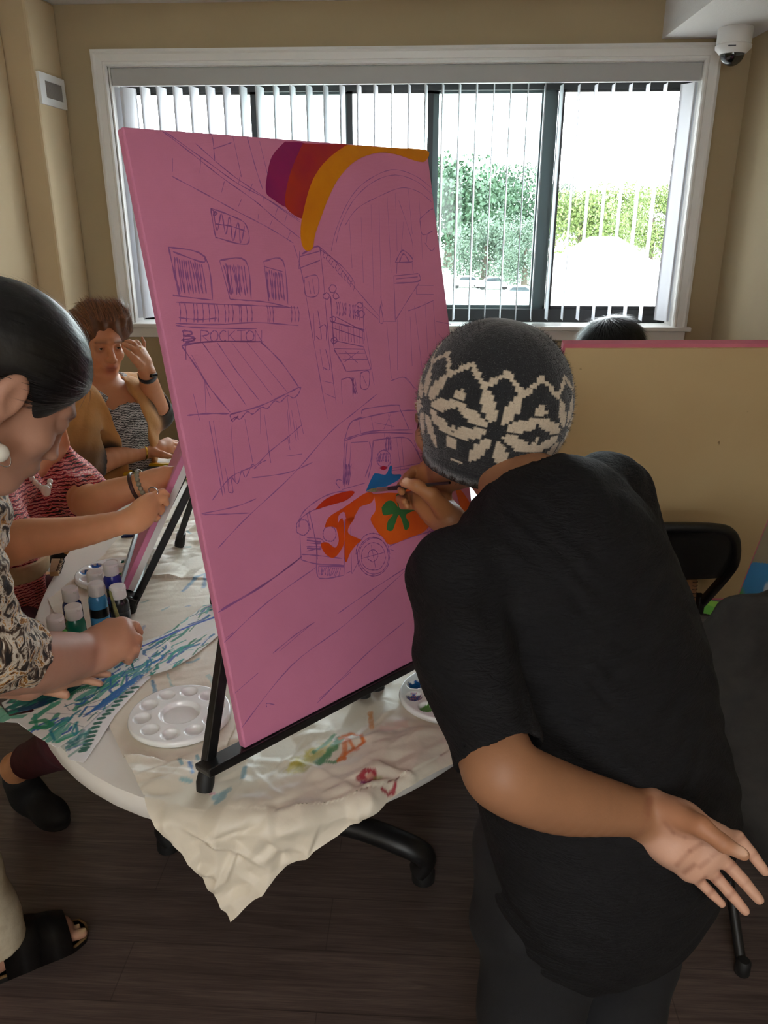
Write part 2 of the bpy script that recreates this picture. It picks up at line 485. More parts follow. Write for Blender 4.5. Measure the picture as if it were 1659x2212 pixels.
# ------------------------------------------------------------------ window
win = bpy.data.objects.new('window_1', None); COL.objects.link(win); win.location = ((IX0 + IX1) / 2, YW, IZ0)
win['kind'] = 'structure'
cs = MB(); OX0, OX1, OZ1 = -1.503, 1.206, 2.274
def casing_side(mb, x_out, x_in, z0, z1):
    s = 1 if x_in > x_out else -1
    prof = [(0, .0), (0, .022), (.012, .026), (.02, .020), (.046, .016), (.05, .021), (.058, .021), (.064, .012), (.064, 0)]
    pts0 = [A(x_out + s * u, YW - d, z0) for u, d in prof]
    pts1 = [A(x_out + s * u, YW - d, z1 - u) for u, d in prof]
    n = len(prof); mb.add(pts0 + pts1, [(i, (i + 1) % n, n + (i + 1) % n, n + i) for i in range(n)] + [tuple(range(n))])
casing_side(cs, OX0, IX0, 1.1, OZ1); casing_side(cs, OX1, IX1, 1.1, OZ1)
prof = [(0, .0), (0, .022), (.012, .026), (.02, .020), (.046, .016), (.05, .021), (.058, .021), (.064, .012), (.064, 0)]
n = len(prof)
p0 = [A(OX0 + u, YW - d, OZ1 - u) for u, d in prof]; p1 = [A(OX1 - u, YW - d, OZ1 - u) for u, d in prof]
cs.add(p0 + p1, [(i, (i + 1) % n, n + (i + 1) % n, n + i) for i in range(n)])
cs.build('casing', M_trim, win)
jb = MB(); jb.span((IX0 - .004, YW, IZ0), (IX0 + .006, YW + .2, IZ1)); jb.span((IX1 - .006, YW, IZ0), (IX1 + .004, YW + .2, IZ1))
jb.span((IX0, YW, IZ1 - .006), (IX1, YW + .2, IZ1 + .004)); jb.build('jamb', M_trim, win)
sl = MB(); sl.span((OX0 - .02, YW - .035, 1.083), (OX1 + .02, YW + .15, 1.104)); sl.build('window_sill', M_trim, win, bevel=.005)
MB().span((OX0, YW - .014, 1.035), (OX1, YW, 1.083)).build('apron', M_trim, win, bevel=.005)
YF = 4.06
fr = MB()
def wx(px, py=330): return ony(px, py, YF)[0]
zb0, zb1 = 1.104, 1.165
fl, frr = wx(284, 230), wx(1478, 230)
fr.span((IX0 + .006, YF - .03, zb0), (fl + .012, YF + .03, IZ1 - .006)); fr.span((frr - .016, YF - .03, zb0), (IX1 - .006, YF + .03, IZ1 - .006))
fr.span((fl, YF - .03, zb0), (frr, YF + .03, zb1)); fr.span((fl, YF - .03, IZ1 - .09), (frr, YF + .03, IZ1 - .006))
fr.build('outer_frame', M_black_frame, win)
m_glass = bpy.data.materials.new('window_glass'); m_glass.use_nodes = True
def glass_setup(m, tint, refl):
    t = m.node_tree; t.nodes.clear(); o = t.nodes.new('ShaderNodeOutputMaterial'); mx = t.nodes.new('ShaderNodeMixShader')
    tr = t.nodes.new('ShaderNodeBsdfTransparent'); gl = t.nodes.new('ShaderNodeBsdfGlossy'); gl.inputs['Roughness'].default_value = .02
    tr.inputs['Color'].default_value = tuple(tint) + (1,); mx.inputs[0].default_value = refl
    t.links.new(tr.outputs[0], mx.inputs[1]); t.links.new(gl.outputs[0], mx.inputs[2]); t.links.new(mx.outputs[0], o.inputs[0])
glass_setup(m_glass, (.97, .98, .97), .02)
fill_win = bpy.data.objects.new('unseen_fill_window', None); COL.objects.link(fill_win); fill_win.location = ((w2[0] + w2[1]) / 2, YB, w2[2]); fill_win['kind'] = 'structure'  # unseen window, added for soft fill from behind the camera
f2w = MB(); xm = (w2[0] + w2[1]) / 2
for x in (w2[0], xm - .025, w2[1] - .05): f2w.span((x, YB - .08, w2[2]), (x + .05, YB - .02, w2[3]))
f2w.span((w2[0], YB - .08, w2[2]), (w2[1], YB - .02, w2[2] + .05)); f2w.span((w2[0], YB - .08, w2[3] - .05), (w2[1], YB - .02, w2[3])); f2w.build('sash', M_black_frame, fill_win)
MB().span((w2[0] + .03, YB - .052, w2[2] + .03), (w2[1] - .03, YB - .048, w2[3] - .03)).build('pane', m_glass, fill_win)
m_glass_g = bpy.data.materials.new('double_window_glass'); m_glass_g.use_nodes = True; glass_setup(m_glass_g, (.86, .92, .90), .015)
edges = [fl, wx(555, 230), wx(750, 230), wx(935, 300), wx(1194, 400), frr]
SW = .026
for i in range(5):
    a, b = edges[i], edges[i + 1]
    y = YF + (.012 if i in (1, 3) else -.012)
    s = MB()
    s.span((a, y - .01, zb1 - .01), (a + SW, y + .01, IZ1 - .03)); s.span((b - SW, y - .01, zb1 - .01), (b, y + .01, IZ1 - .03))
    s.span((a, y - .01, zb1 - .012), (b, y + .01, zb1 + .016)); s.span((a, y - .01, IZ1 - .1), (b, y + .01, IZ1 - .06))
    so = s.build('sash', M_teal_frame if i in (1, 3) else M_black_frame, win)
    g = MB(); g.span((a + SW, y - .002, zb1), (b - SW, y + .002, IZ1 - .06))
    g.build('pane', m_glass_g if i in (1, 3) else m_glass, so)
# broad grey-green interlock stile beside the right-hand opening
MB().span((edges[4] - .075, YF + .0, zb1), (edges[4] - .012, YF + .028, IZ1 - .04)).build('interlock_stile', M_teal_frame, win)

# ------------------------------------------------------------------ vertical blind
m_slat = bpy.data.materials.new('translucent_blind_vinyl'); m_slat.use_nodes = True
_nt = m_slat.node_tree; _b = _nt.nodes['Principled BSDF']; _b.inputs['Base Color'].default_value = lin((214, 216, 222)) + (1,); _b.inputs['Roughness'].default_value = .5
_tl = _nt.nodes.new('ShaderNodeBsdfTranslucent'); _tl.inputs['Color'].default_value = (.8, .83, .85, 1)
_mx = _nt.nodes.new('ShaderNodeMixShader'); _mx.inputs[0].default_value = .07
_nt.links.new(_b.outputs[0], _mx.inputs[1]); _nt.links.new(_tl.outputs[0], _mx.inputs[2]); _nt.links.new(_mx.outputs[0], _nt.nodes['Material Output'].inputs[0])
blind = thing('vertical_blind', 'white vertical slat blind hanging inside the wide window behind a grey valance', 'blind', ((IX0 + IX1) / 2, YW + .06, IZ0 + .01))
M_val = mat('grey_valance_vinyl', (176, 176, 174), .5)
MB().span((IX0 + .008, YW + .004, 2.134), (IX1 - .008, YW + .016, IZ1 - .008)).build('valance', M_val, blind, bevel=.003)
MB().span((IX0 + .01, YW + .04, 2.142), (IX1 - .01, YW + .085, 2.18)).build('head_rail', M_white, blind)
def slat(x, ang):
    c = A(x, YW + .064, 0); z0, z1 = IZ0 + .022, 2.135; V = []; Fc = []; n = 6; w = .0445
    d = A(sin(ang), cos(ang), 0); nn = A(cos(ang), -sin(ang), 0)
    for z in (z0, z1):
        for side in (0, 1):
            for i in range(n + 1):
                s = -1 + 2 * i / n; V.append(c + d * s * w + nn * (.005 * (1 - s * s) + side * .0012) + A(0, 0, z))
    k = n + 1
    for i in range(n):
        Fc.append((i, i + 1, 2 * k + i + 1, 2 * k + i)); Fc.append((k + i, 3 * k + i, 3 * k + i + 1, k + i + 1))
    for i in (0, n): Fc.append((i, 2 * k + i, 3 * k + i, k + i))
    mb = MB().add(V, Fc); mb.build('slat', m_slat, blind, smooth='y')
rnd3 = random.Random(3)
xs = np.arange(IX0 + .135, IX1 - .10, .0745)
for i, x in enumerate(xs):
    slat(x, radians(6 + rnd3.uniform(-2.5, 2.5) - (5 if x > .55 else 0) + (7 if x < -.75 else 3 if x < -.2 else 0)))
for x, a in ((IX0 + .026, 40), (IX0 + .058, 34), (IX1 - .020, -36), (IX1 - .042, -30)): slat(x, radians(a))

# ------------------------------------------------------------------ fittings
vy0, vy1, vz0, vz1 = 3.632, 3.878, 2.035, 2.156
vent = thing('air_vent', 'small white framed air vent grille high on the left wall', 'vent', (XL, (vy0 + vy1) / 2, vz0))
vf = MB(); d = .012
vf.span((XL, vy0, vz1 - .028), (XL + d, vy1, vz1)); vf.span((XL, vy0, vz0), (XL + d, vy1, vz0 + .028))
vf.span((XL, vy0, vz0 + .028), (XL + d, vy0 + .05, vz1 - .028)); vf.span((XL, vy1 - .024, vz0 + .028), (XL + d, vy1, vz1 - .028)); vf.build('frame', M_white, vent)
g = MB()
for k in range(22): g.span((XL + .001, vy0 + .052 + k * .0078, vz0 + .026), (XL + .008, vy0 + .0555 + k * .0078, vz1 - .026))
g.build('grille', mat('grey_grille', (150, 145, 140), .5), vent)
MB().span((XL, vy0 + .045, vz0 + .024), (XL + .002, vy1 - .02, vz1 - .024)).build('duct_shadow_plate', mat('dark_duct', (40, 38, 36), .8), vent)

dc = A(1.190, 3.70, 2.292); ds_ = .74
dome = thing('dome_camera', 'white dome security camera under the soffit at the upper right corner', 'security camera', dc)
MB().lathe(dc, [(r * ds_, h * ds_) for r, h in [(.088, 0), (.090, -.004), (.089, -.074), (.086, -.078)]], 40, hint=(0, 1, 0)).build('mount', M_white, dome, smooth=True)
MB().lathe(dc, [(r * ds_, h * ds_) for r, h in [(.087, -.078), (.094, -.084), (.092, -.1), (.068, -.124), (.06, -.124)]], 40, hint=(0, 1, 0)).build('housing', M_white, dome, smooth=True)
m_dome = mat('smoked_dome_plastic', (20, 22, 28), .06, spec=.8)
m_dome.node_tree.nodes['Principled BSDF'].inputs['Alpha'].default_value = .72
prof = [(.062 * ds_ * cos(a), (-.122 - .06 * sin(a)) * ds_) for a in np.linspace(0, pi / 2 - .02, 12)]
MB().lathe(dc, prof, 36, hint=(0, 1, 0)).build('dome_cover', m_dome, dome, smooth=True)
MB().lathe(dc + A(-.010, -.008, -.093), [(.019, 0.02), (.021, 0), (.015, -.022), (.009, -.03)], 20).build('lens', mat('lens_black', (8, 8, 10), .1), dome, smooth=True)
MB().span(dc + A(-.040, -.0675, -.074), dc + A(-.012, -.060, -.070)).build('maker_mark', mat('grey_print', (70, 70, 74), .6), dome)
for i, (lx, ly) in enumerate(FILL_LAMPS):
    lt = thing('fill_light_panel', 'flat white panel added under the ceiling for the unseen fill lamp', 'ceiling light', (lx, ly, 2.43), 0, 'added fill lamp panels')  # panel made up to go with the added fill lamp
    MB().span((lx - .6, ly - .32, 2.432), (lx + .6, ly + .32, 2.447)).build('frame', M_white, lt)

# ------------------------------------------------------------------ outdoors, seen through the glass
ZG = -7.0
m_ground = noisy('pale_pavement', (176, 176, 170), (200, 200, 192), .4, .9, 0)
structure('ground_outside', MB().span((-160, 8, ZG - .2), (200, 260, ZG)), m_ground)
m_grass = noisy('yellowish_lawn', (150, 158, 84), (196, 190, 110), .5, .9, 0)  # yellowish grass, tone varied at random
lawn = MB().span((-8, 66, ZG), (9, 73, ZG + .12)); o = lawn.build('lawn', m_grass); tag(o, 'strip of pale green lawn beyond the car park outside the window', 'lawn')
def leafmat(name, c1, c2):
    m = mat(name, c1, .6); t = NT(m); v = t.coord()
    t.base(t.ramp(t.noise(v, .9, 3), [(.3, lin(c1)), (.7, lin(c2))])); return m
ML = [leafmat('deep_green_leaves', (44, 70, 48), (66, 92, 66)), leafmat('bright_green_leaves', (70, 92, 40), (100, 118, 58)), leafmat('grey_green_leaves', (70, 88, 74), (92, 108, 90))]
M_bark = mat('grey_bark', (84, 74, 64), .9)
def tree(px, pytop, d, width, label, mi, seed, trunk=.25):
    r = np.random.default_rng(seed); top = at(px, pytop, d)
    base = A(top[0], top[1], ZG); h = top[2] - ZG
    t = thing('leafy_tree', label, 'tree', base, 0, None)
    MB().tube([base, base + A(.1, 0, h * .35), base + A(0, .1, h * .6)], [width * .05, width * .04, width * .015], 10).build('trunk', M_bark, t)
    V = []; Fc = []
    nb = 26; cl = []
    for i in range(nb):
        a = r.uniform(0, 2 * pi); rr = width * .5 * sqrt(r.uniform(0, 1)) * .72; z = h * r.uniform(trunk, .9)
        rr *= 1 - .55 * max(0, (z / h - .6)) / .4
        cl.append((base + A(rr * cos(a), rr * sin(a), z), width * r.uniform(.13, .22)))
    cl.append((base + A(0, 0, h - width * .16), width * .16))
    n = 9000; P = []; 
    for k in range(n):
        c, s = cl[r.integers(len(cl))]; v = unit(r.normal(size=3)); p = c + v * s * r.uniform(.75, 1.05); nrm = unit(v + r.normal(size=3) * .7)
        x, y, _ = frame(nrm, r.normal(size=3)); q = width * .014 * r.uniform(.7, 1.5); b = len(V)
        V += [p - x * q, p + y * q * .6, p + x * q, p - y * q * .6]; Fc.append((b, b + 1, b + 2, b + 3))
    link_mesh('foliage', V, np.array(Fc), ML[mi], t)
tree(978, 352, 132, 25, 'tall dark green tree at the left of the sliding pane, nearest the pink canvas', 0, 1)
tree(1098, 374, 160, 23, 'dark green tree just left of the thick window mullion', 0, 2)
tree(1262, 410, 118, 15, 'broad bright green tree above the white house roof', 1, 3)
tree(1205, 398, 225, 18, 'distant grey green tree peeking beside the black mullion', 2, 4)
tree(1345, 402, 178, 18, 'far yellow green tree behind the two right blind slats', 1, 5)
tree(1420, 400, 140, 13, 'bright green tree at the right edge of the window', 1, 6)
tree(1052, 470, 104, 12, 'lower grey green tree crown in front of the dark trees', 2, 7, .1)
tree(1140, 470, 92, 8, 'small grey green tree close to the thick mullion', 2, 8, .1)
tree(872, 360, 178, 22, 'dark green tree mostly hidden by the pink canvas', 0, 9)
tree(640, 372, 140, 24, 'wide dark green tree behind the pink canvas', 0, 10)
# white house with a hipped roof, and a low pale building
def at_ground(px, d): p = at(px, 600, d); return A(p[0], p[1], ZG)
hb = at_ground(1318, 66); house = thing('white_house', 'white house with a pale hipped roof below the bright green tree', 'house', hb)
W_, D_, H_ = 8.2, 8, 4.2
m_h = mat('white_siding', (226, 226, 222), .8); m_roof = mat('pale_roof_shingles', (188, 188, 186), .9)
MB().span(hb + A(-W_ / 2, 0, 0), hb + A(W_ / 2, D_, H_)).build('walls', m_h, house)
rz = H_ + 2.6; e = .5
R = [hb + A(-W_ / 2 - e, -e, H_), hb + A(W_ / 2 + e, -e, H_), hb + A(W_ / 2 + e, D_ + e, H_), hb + A(-W_ / 2 - e, D_ + e, H_), hb + A(-1.2, D_ / 2, rz), hb + A(1.2, D_ / 2, rz)]
MB().add(R, [(0, 1, 5, 4), (1, 2, 5), (2, 3, 4, 5), (3, 0, 4), (3, 2, 1, 0)]).build('roof', m_roof, house)
for k in (-2.4, 0, 2.4):
    f = MB().span(hb + A(k - .5, -.06, 1.6), hb + A(k + .5, .02, 3.2)).build('window', mat('house_window', (130, 140, 150), .3), house)
bb = at_ground(1040, 78); bd = thing('low_wall', 'long low white wall between the pale lawn and the parked cars outdoors', 'wall', bb)
MB().span(bb + A(-9, 0, 0), bb + A(6, 3, 1.1)).build('walls', m_h, bd)
MB().span(bb + A(-9.4, -.2, 1.1), bb + A(6.4, 3.2, 1.25)).build('roof', mat('grey_flat_roof', (120, 128, 130), .9), bd)
m_car = [mat('white_car_paint', (232, 234, 236), .25), mat('silver_car_paint', (176, 180, 184), .3)]
m_tyre = mat('tyre', (30, 30, 30), .8); m_cw = mat('car_glass', (50, 58, 64), .1)
def car(px, d, k, label, rz):
    b = at_ground(px, d); t = thing('parked_car', label, 'car', b, rz, None)
    pr = [(-2.2, .35), (-2.2, .85), (-1.3, .95), (-.8, 1.42), (.7, 1.45), (1.4, .98), (2.15, .85), (2.2, .35)]
    MB().prism([A(x, -.85, z) for x, z in pr], (0, 1.7, 0)).build('body', m_car[k], t, local=True, bevel=.06)
    MB().prism([A(x, -.87, z) for x, z in [(-1.15, .98), (-.75, 1.36), (.65, 1.38), (1.2, .98)]], (0, 1.74, 0)).build('windows', m_cw, t, local=True)
    for x in (-1.35, 1.35):
        for y in (-.8, .62): MB().lathe(A(x, y, .33), [(.33, 0), (.33, .18)], 16, axis=(0, 1, 0)).build('wheel', m_tyre, t, local=True)
car(1008, 99, 0, 'white car parked left of the others in the outdoor lot', .1)
car(1066, 97, 1, 'silver car parked near the thick window mullion outdoors', 0)
car(1124, 85, 0, 'white car parked right beside the thick window mullion outdoors', -.1)
# ================================================================== TABLE AND WHAT LIES ON IT
TZ = .74
TC, TA, TB, TN = A(-.30, 2.37), .70, 1.40, 2.1
def t_rho(x, y): return (np.abs((x - TC[0]) / TA) ** TN + np.abs((y - TC[1]) / TB) ** TN) ** (1 / TN)
table = thing('oval_table', 'long white oval table with a rounded front edge and black pedestal feet', 'table', (TC[0], TC[1], 0))
M_tab = noisy('white_laminate', (226, 222, 214), (232, 228, 222), 6, .35, .05, .0005)
def oval(k, z, n=96):
    out = []
    for i in range(n):
        a = 2 * pi * i / n; c, s = cos(a), sin(a)
        out.append(A(TC[0] + (TA * abs(c) ** (2 / TN) + k) * (1 if c >= 0 else -1), TC[1] + (TB * abs(s) ** (2 / TN) + k) * (1 if s >= 0 else -1), z))
    return out
tb = MB(); rings = [oval(-.03, TZ - .045), oval(-.004, TZ - .043), oval(0, TZ - .036), oval(0, TZ - .008), oval(-.003, TZ - .002), oval(-.010, TZ)]
n = 96; V = [p for r in rings for p in r]; Fc = []
for i in range(len(rings) - 1):
    for j in range(n): k = (j + 1) % n; Fc.append((i * n + j, i * n + k, (i + 1) * n + k, (i + 1) * n + j))
Fc += [tuple(range(n - 1, -1, -1)), tuple((len(rings) - 1) * n + j for j in range(n))]
tb.add(V, Fc).build('tabletop', M_tab, table, smooth=True)
M_blackmetal = noisy('black_powder_coat', (16, 16, 17), (24, 24, 25), 90, .4, .1, .0003)
M_rubber = mat('black_rubber', (18, 18, 19), .6)
for (cx_, cy_, f1, f2) in ((-.33, 1.63, A(-.672, 1.655, 0), A(.012, 1.585, 0)), (-.30, 3.1, A(-.66, 3.1, 0), A(.06, 3.1, 0))):
    c = A(cx_, cy_, 0)
    MB().tube([c + A(0, 0, .10), c + A(0, 0, TZ - .05)], .032, 16).build('column', M_blackmetal, table, smooth=True)
    MB().span(c + A(-.25, -.05, TZ - .06), c + A(.25, .05, TZ - .046)).build('top_bracket', M_blackmetal, table)
    pts = [f1 + A(.012, 0, .035), f1 + A(-.004, 0, .075), f1 + A(.05, 0, .115), c + A(-.12, 0, .135), c + A(.12, 0, .135), f2 + A(-.05, 0, .115), f2 + A(.004, 0, .075), f2 + A(-.012, 0, .035)]
    MB().tube(spline(pts, 6), .034, 12, flat=.8, hint=(0, 0, 1)).build('foot_bar', M_blackmetal, table, smooth=True)
    for f in (f1, f2):
        MB().lathe(f, [(.022, 0), (.03, .006), (.03, .03), (.022, .05)], 18).build('glide', M_rubber, table, smooth=True)

# ---- crumpled kraft paper with one corner hanging over the front rim
PT = A(-.29, .785); E1 = unit(A(-.57, .82)); E2 = unit(A(.727, .687))
paper_poly = [PT, PT + E1 * .50, PT + E1 * .93, A(-.865, 1.9), A(-.85, 2.25), A(-.4, 2.62), A(.36, 2.6), A(.40, 2.0), PT + E2 * 1.0]
def crumple(x, y, seed=5, nl=34):
    r = np.random.default_rng(seed); z = np.zeros_like(x); tot = 0
    wx_ = x + .03 * (vnoise(x, y, 9, 3) - .5) + .012 * (vnoise(x, y, 30, 5) - .5); wy_ = y + .03 * (vnoise(x + 3, y, 9, 4) - .5) + .012 * (vnoise(x, y + 2, 30, 6) - .5)
    for i in range(nl):
        a = r.uniform(0, pi); lam = r.uniform(.035, .16); ph = r.uniform(0, 1)
        s = (wx_ * cos(a) + wy_ * sin(a)) / lam + ph; t = np.abs(s - np.floor(s) - .5) * 2
        m = np.clip((vnoise(x, y, 7, 20 + i) - .45) * 4, 0, 1)
        z += m * (t ** 1.6) * lam; tot += .5 * lam * .3
    return z / tot
def tri_noise(x, y, cell, seed, rot):
    g = np.random.default_rng(seed).random((128, 128)); c, s = cos(rot), sin(rot)
    wx_ = x + cell * .35 * (vnoise(x, y, .8 / cell, seed + 1) - .5); wy_ = y + cell * .35 * (vnoise(x + 5, y, .8 / cell, seed + 2) - .5)
    u = (wx_ * c - wy_ * s) / cell; v = (wx_ * s + wy_ * c) / cell; u, v = u + v * .5, v * .87
    iu, iv = np.floor(u).astype(int), np.floor(v).astype(int); fu, fv = u - iu, v - iv
    G = lambda a, b: g[a % 128, b % 128]
    up = fu + fv > 1
    lo = G(iu, iv) * (1 - fu - fv) + G(iu + 1, iv) * fu + G(iu, iv + 1) * fv
    hi = G(iu + 1, iv + 1) * (fu + fv - 1) + G(iu, iv + 1) * (1 - fu) + G(iu + 1, iv) * (1 - fv)
    return np.where(up, hi, lo)
def crumple2(x, y):
    r = np.random.default_rng(77); cr = np.zeros_like(x)
    for _ in range(230):
        c = r.uniform((-.62, .76), (.30, 1.75)); a = r.uniform(0, pi); L = r.uniform(.02, .085); w = r.uniform(.004, .011); hh = r.uniform(.0015, .0045) * (1 if r.random() < .7 else -1)
        dx, dy = x - c[0], y - c[1]; t = dx * cos(a) + dy * sin(a); n = -dx * sin(a) + dy * cos(a) + .12 * t * r.uniform(-1, 1)
        side = np.where(n > 0, n / (w * r.uniform(1, 3.5)), -n / w)
        cr += hh * np.maximum(0, 1 - side) * np.clip((L - np.abs(t)) / (L * .5), 0, 1)
    return cr + .012 * tri_noise(x, y, .095, 41, .4) + .0130 * tri_noise(x, y, .050, 44, 1.1) + .0085 * tri_noise(x, y, .024, 47, 2.0) * np.clip(vnoise(x, y, 9, 50) * 2 - .2, 0, 1)
def paper_point(x, y, amp=1.0, lift=0.0):
    """fold a flat paper point over the rim of the table"""
    x = np.asarray(x, float); y = np.asarray(y, float)
    L = A(-.30, 1.62); dx = x - L[0]; dy = y - L[1]; d = np.maximum(np.hypot(dx, dy), 1e-6)
    lo = np.zeros_like(d); hi = np.full_like(d, 3.0)
    for _ in range(26):
        mid = (lo + hi) / 2; ins = t_rho(L[0] + dx * mid, L[1] + dy * mid) < 1
        lo = np.where(ins, mid, lo); hi = np.where(ins, hi, mid)
    edge = lo * d; over = d - edge - .004
    cr = crumple2(x, y) - .0145
    damp = np.ones_like(d)
    damp *= 1 - .85 * np.exp(-((np.hypot(x + .437, y - 1.2) / .115) ** 6))          # flat under the palette
    damp *= 1 - .7 * ((x < -.33) & (y > 1.08) & (y < 1.78))
    damp *= 1 - .85 * np.exp(-((np.hypot(x - .045, y - 1.30) / .115) ** 6))
    for fxy in ((-.343, 1.011), (-.11, 1.292), (-.086, 1.314)): damp *= 1 - .8 * np.exp(-(np.hypot(x - fxy[0], y - fxy[1]) / .03) ** 4)
    wgt = np.clip((over - .035) / .05, 0, 1); h = (np.maximum(cr + .0045, 0) * (1 - wgt) + cr * wgt) * damp * amp
    z_on = TZ + .0022 + np.maximum(h, -.0015) + lift
    rr = .022; o = np.maximum(over, 0)
    th = np.minimum(o / rr, 1.45); rest = np.maximum(o - rr * 1.45, 0)
    rad = rr * np.sin(th) + rest * cos(1.45) * 1.2; dz = -rr * (1 - np.cos(th)) - rest * .99
    out = (h * 1.6 + .0015 + lift) * np.sin(th)
    f = np.where(over > 0, (edge + rad + out) / d, 1.0)
    px_ = L[0] + dx * f; py_ = L[1] + dy * f
    pz_ = np.where(over > 0, TZ + .0018 + dz + h * np.cos(th) + lift * np.cos(th), z_on)
    return px_, py_, pz_
def unfold(px, py):
    """flat paper coordinates of a photo pixel lying on the table part"""
    p = onz(px, py, TZ + .004); return p[:2]
step = .0030
S_, T_ = np.arange(0, 1.95, step), np.arange(0, 1.02, step)
SS, TT = np.meshgrid(S_, T_, indexing='ij')
ws_ = .010 * (vnoise(TT, 0 * TT + .3, 9, 11) - .5) * np.exp(-SS / .04); wt_ = .010 * (vnoise(SS, 0 * SS + .7, 9, 12) - .5) * np.exp(-TT / .04)
GX = PT[0] + E1[0] * (SS + ws_) + E2[0] * (TT + wt_); GY = PT[1] + E1[1] * (SS + ws_) + E2[1] * (TT + wt_)
ins = inpoly(GX, GY, [PT - E1 * .1 - E2 * .1, PT + E1 * .50 - E2 * .1, PT + E1 * .93 - E2 * .1, A(-.90, 1.60), A(-.865, 1.9), A(-.85, 2.25), A(-.4, 2.62), A(.36, 2.6), A(.40, 2.0), PT + E2 * 1.2 - E1 * .1])
ii = np.full(GX.shape, -1); ii[ins] = np.arange(ins.sum())
PX, PY, PZ = paper_point(GX[ins], GY[ins])
q = np.stack([ii[:-1, :-1], ii[1:, :-1], ii[1:, 1:], ii[:-1, 1:]], -1).reshape(-1, 4); q = q[(q >= 0).all(1)]
# paint stains carried by the paper
base_c = np.array(lin((224, 214, 196))); pc = np.tile(base_c, (int(ins.sum()), 1)); fx, fy = GX[ins], GY[ins]
def stain(path_px, w_px, rgb, strength=.9, seed=0):
    global pc
    P = [unfold(*p) for p in path_px]; dmin = np.full(fx.shape, 9.)
    if len(P) == 1: P = [P[0], P[0] + A(.001, 0)]
    for a, b in zip(P[:-1], P[1:]):
        d = b - a; t = np.clip(((fx - a[0]) * d[0] + (fy - a[1]) * d[1]) / max(d @ d, 1e-9), 0, 1)
        dmin = np.minimum(dmin, np.hypot(fx - a[0] - t * d[0], fy - a[1] - t * d[1]))
    w = w_px * .00075; nz = vnoise(fx, fy, 90, seed) * .9 + vnoise(fx, fy, 240, seed + 1) * .5
    al = np.clip((w * (1.25 - .6 * nz) - dmin) / (w * .35), 0, 1) * strength * np.clip(.45 + nz, 0, 1)
    pc = pc * (1 - al[:, None]) + np.array(lin(rgb)) * al[:, None]
TEAL, BLU, GRN, YEL, ORG, CRM = (52, 140, 160), (44, 110, 170), (58, 130, 74), (190, 172, 40), (214, 110, 34), (160, 24, 50)
stain([(640, 1655), (665, 1640), (700, 1615)], 34, YEL, .85, 1); stain([(650, 1660), (690, 1632)], 22, (160, 150, 60), .7, 2)
stain([(690, 1650), (720, 1620), (735, 1600)], 15, GRN, .95, 3); stain([(676, 1625), (700, 1612), (722, 1590)], 9, GRN, .9, 4); stain([(700, 1648), (722, 1650), (742, 1635)], 7, GRN, .8, 5)
stain([(735, 1598), (760, 1585), (780, 1592), (785, 1606), (768, 1615), (745, 1630), (732, 1645)], 9, ORG, .95, 6); stain([(745, 1605), (745, 1640)], 8, ORG, .8, 7); stain([(750, 1600), (770, 1618)], 10, ORG, .8, 8)
stain([(800, 1540), (803, 1575)], 8, (216, 150, 90), .9, 9); stain([(830, 1580), (870, 1570)], 24, (222, 170, 160), .35, 10)
stain([(775, 1685), (790, 1672), (808, 1672), (808, 1686), (790, 1694), (785, 1684)], 9, CRM, .95, 11); stain([(795, 1682), (800, 1680)], 7, (214, 150, 130), .9, 12); stain([(782, 1692), (798, 1696)], 6, (120, 30, 110), .9, 13)
stain([(810, 1688), (820, 1684)], 9, (150, 170, 90), .6, 14); stain([(827, 1706), (840, 1711), (851, 1705), (856, 1692)], 6, CRM, .95, 15)
stain([(410, 1650), (416, 1672)], 7, BLU, .9, 16); stain([(388, 1640), (392, 1655)], 7, TEAL, .7, 17); stain([(425, 1632), (428, 1640)], 6, TEAL, .7, 18); stain([(395, 1690), (412, 1688)], 8, (110, 180, 190), .7, 19)
stain([(465, 1720), (490, 1712), (470, 1735)], 14, TEAL, .65, 20); stain([(455, 1712), (462, 1712)], 6, (220, 120, 160), .6, 21); stain([(525, 1690), (530, 1668)], 8, (110, 170, 190), .7, 22)
stain([(330, 1470), (336, 1500)], 7, (90, 150, 180), .85, 23); stain([(405, 1432), (420, 1430), (430, 1424)], 8, (90, 160, 180), .7, 24); stain([(450, 1460), (462, 1475)], 8, (110, 180, 180), .6, 25)
stain([(362, 1455), (370, 1480), (392, 1490)], 4, (130, 190, 190), .6, 26); stain([(458, 1492), (460, 1510)], 7, TEAL, .5, 27)
stain([(395, 1278), (420, 1250), (445, 1240), (440, 1268)], 10, (70, 120, 160), .8, 28); stain([(425, 1248), (412, 1262)], 10, (90, 140, 170), .7, 29)
stain([(305, 1300), (320, 1296)], 7, (60, 130, 130), .6, 30); stain([(350, 1318), (365, 1310)], 5, TEAL, .6, 31); stain([(400, 1310), (410, 1308)], 5, BLU, .6, 32)
stain([(405, 1150), (412, 1156)], 7, TEAL, .8, 33); stain([(395, 1186), (412, 1182)], 6, (110, 170, 170), .7, 34); stain([(400, 1420), (380, 1440)], 5, (120, 180, 180), .5, 35); stain([(300, 1370), (312, 1350)], 6, BLU, .5, 36)
m_paper = attr_mat('crumpled_kraft_paper', .46, .3, 120, .0012, .05, 25)
paper = link_mesh('kraft_paper', np.stack([PX, PY, PZ], 1), q, m_paper, None, smooth=False, colors=pc)
tag(paper, 'crumpled cream kraft paper spread on the table, paint-stained corner hanging over the front', 'paper')

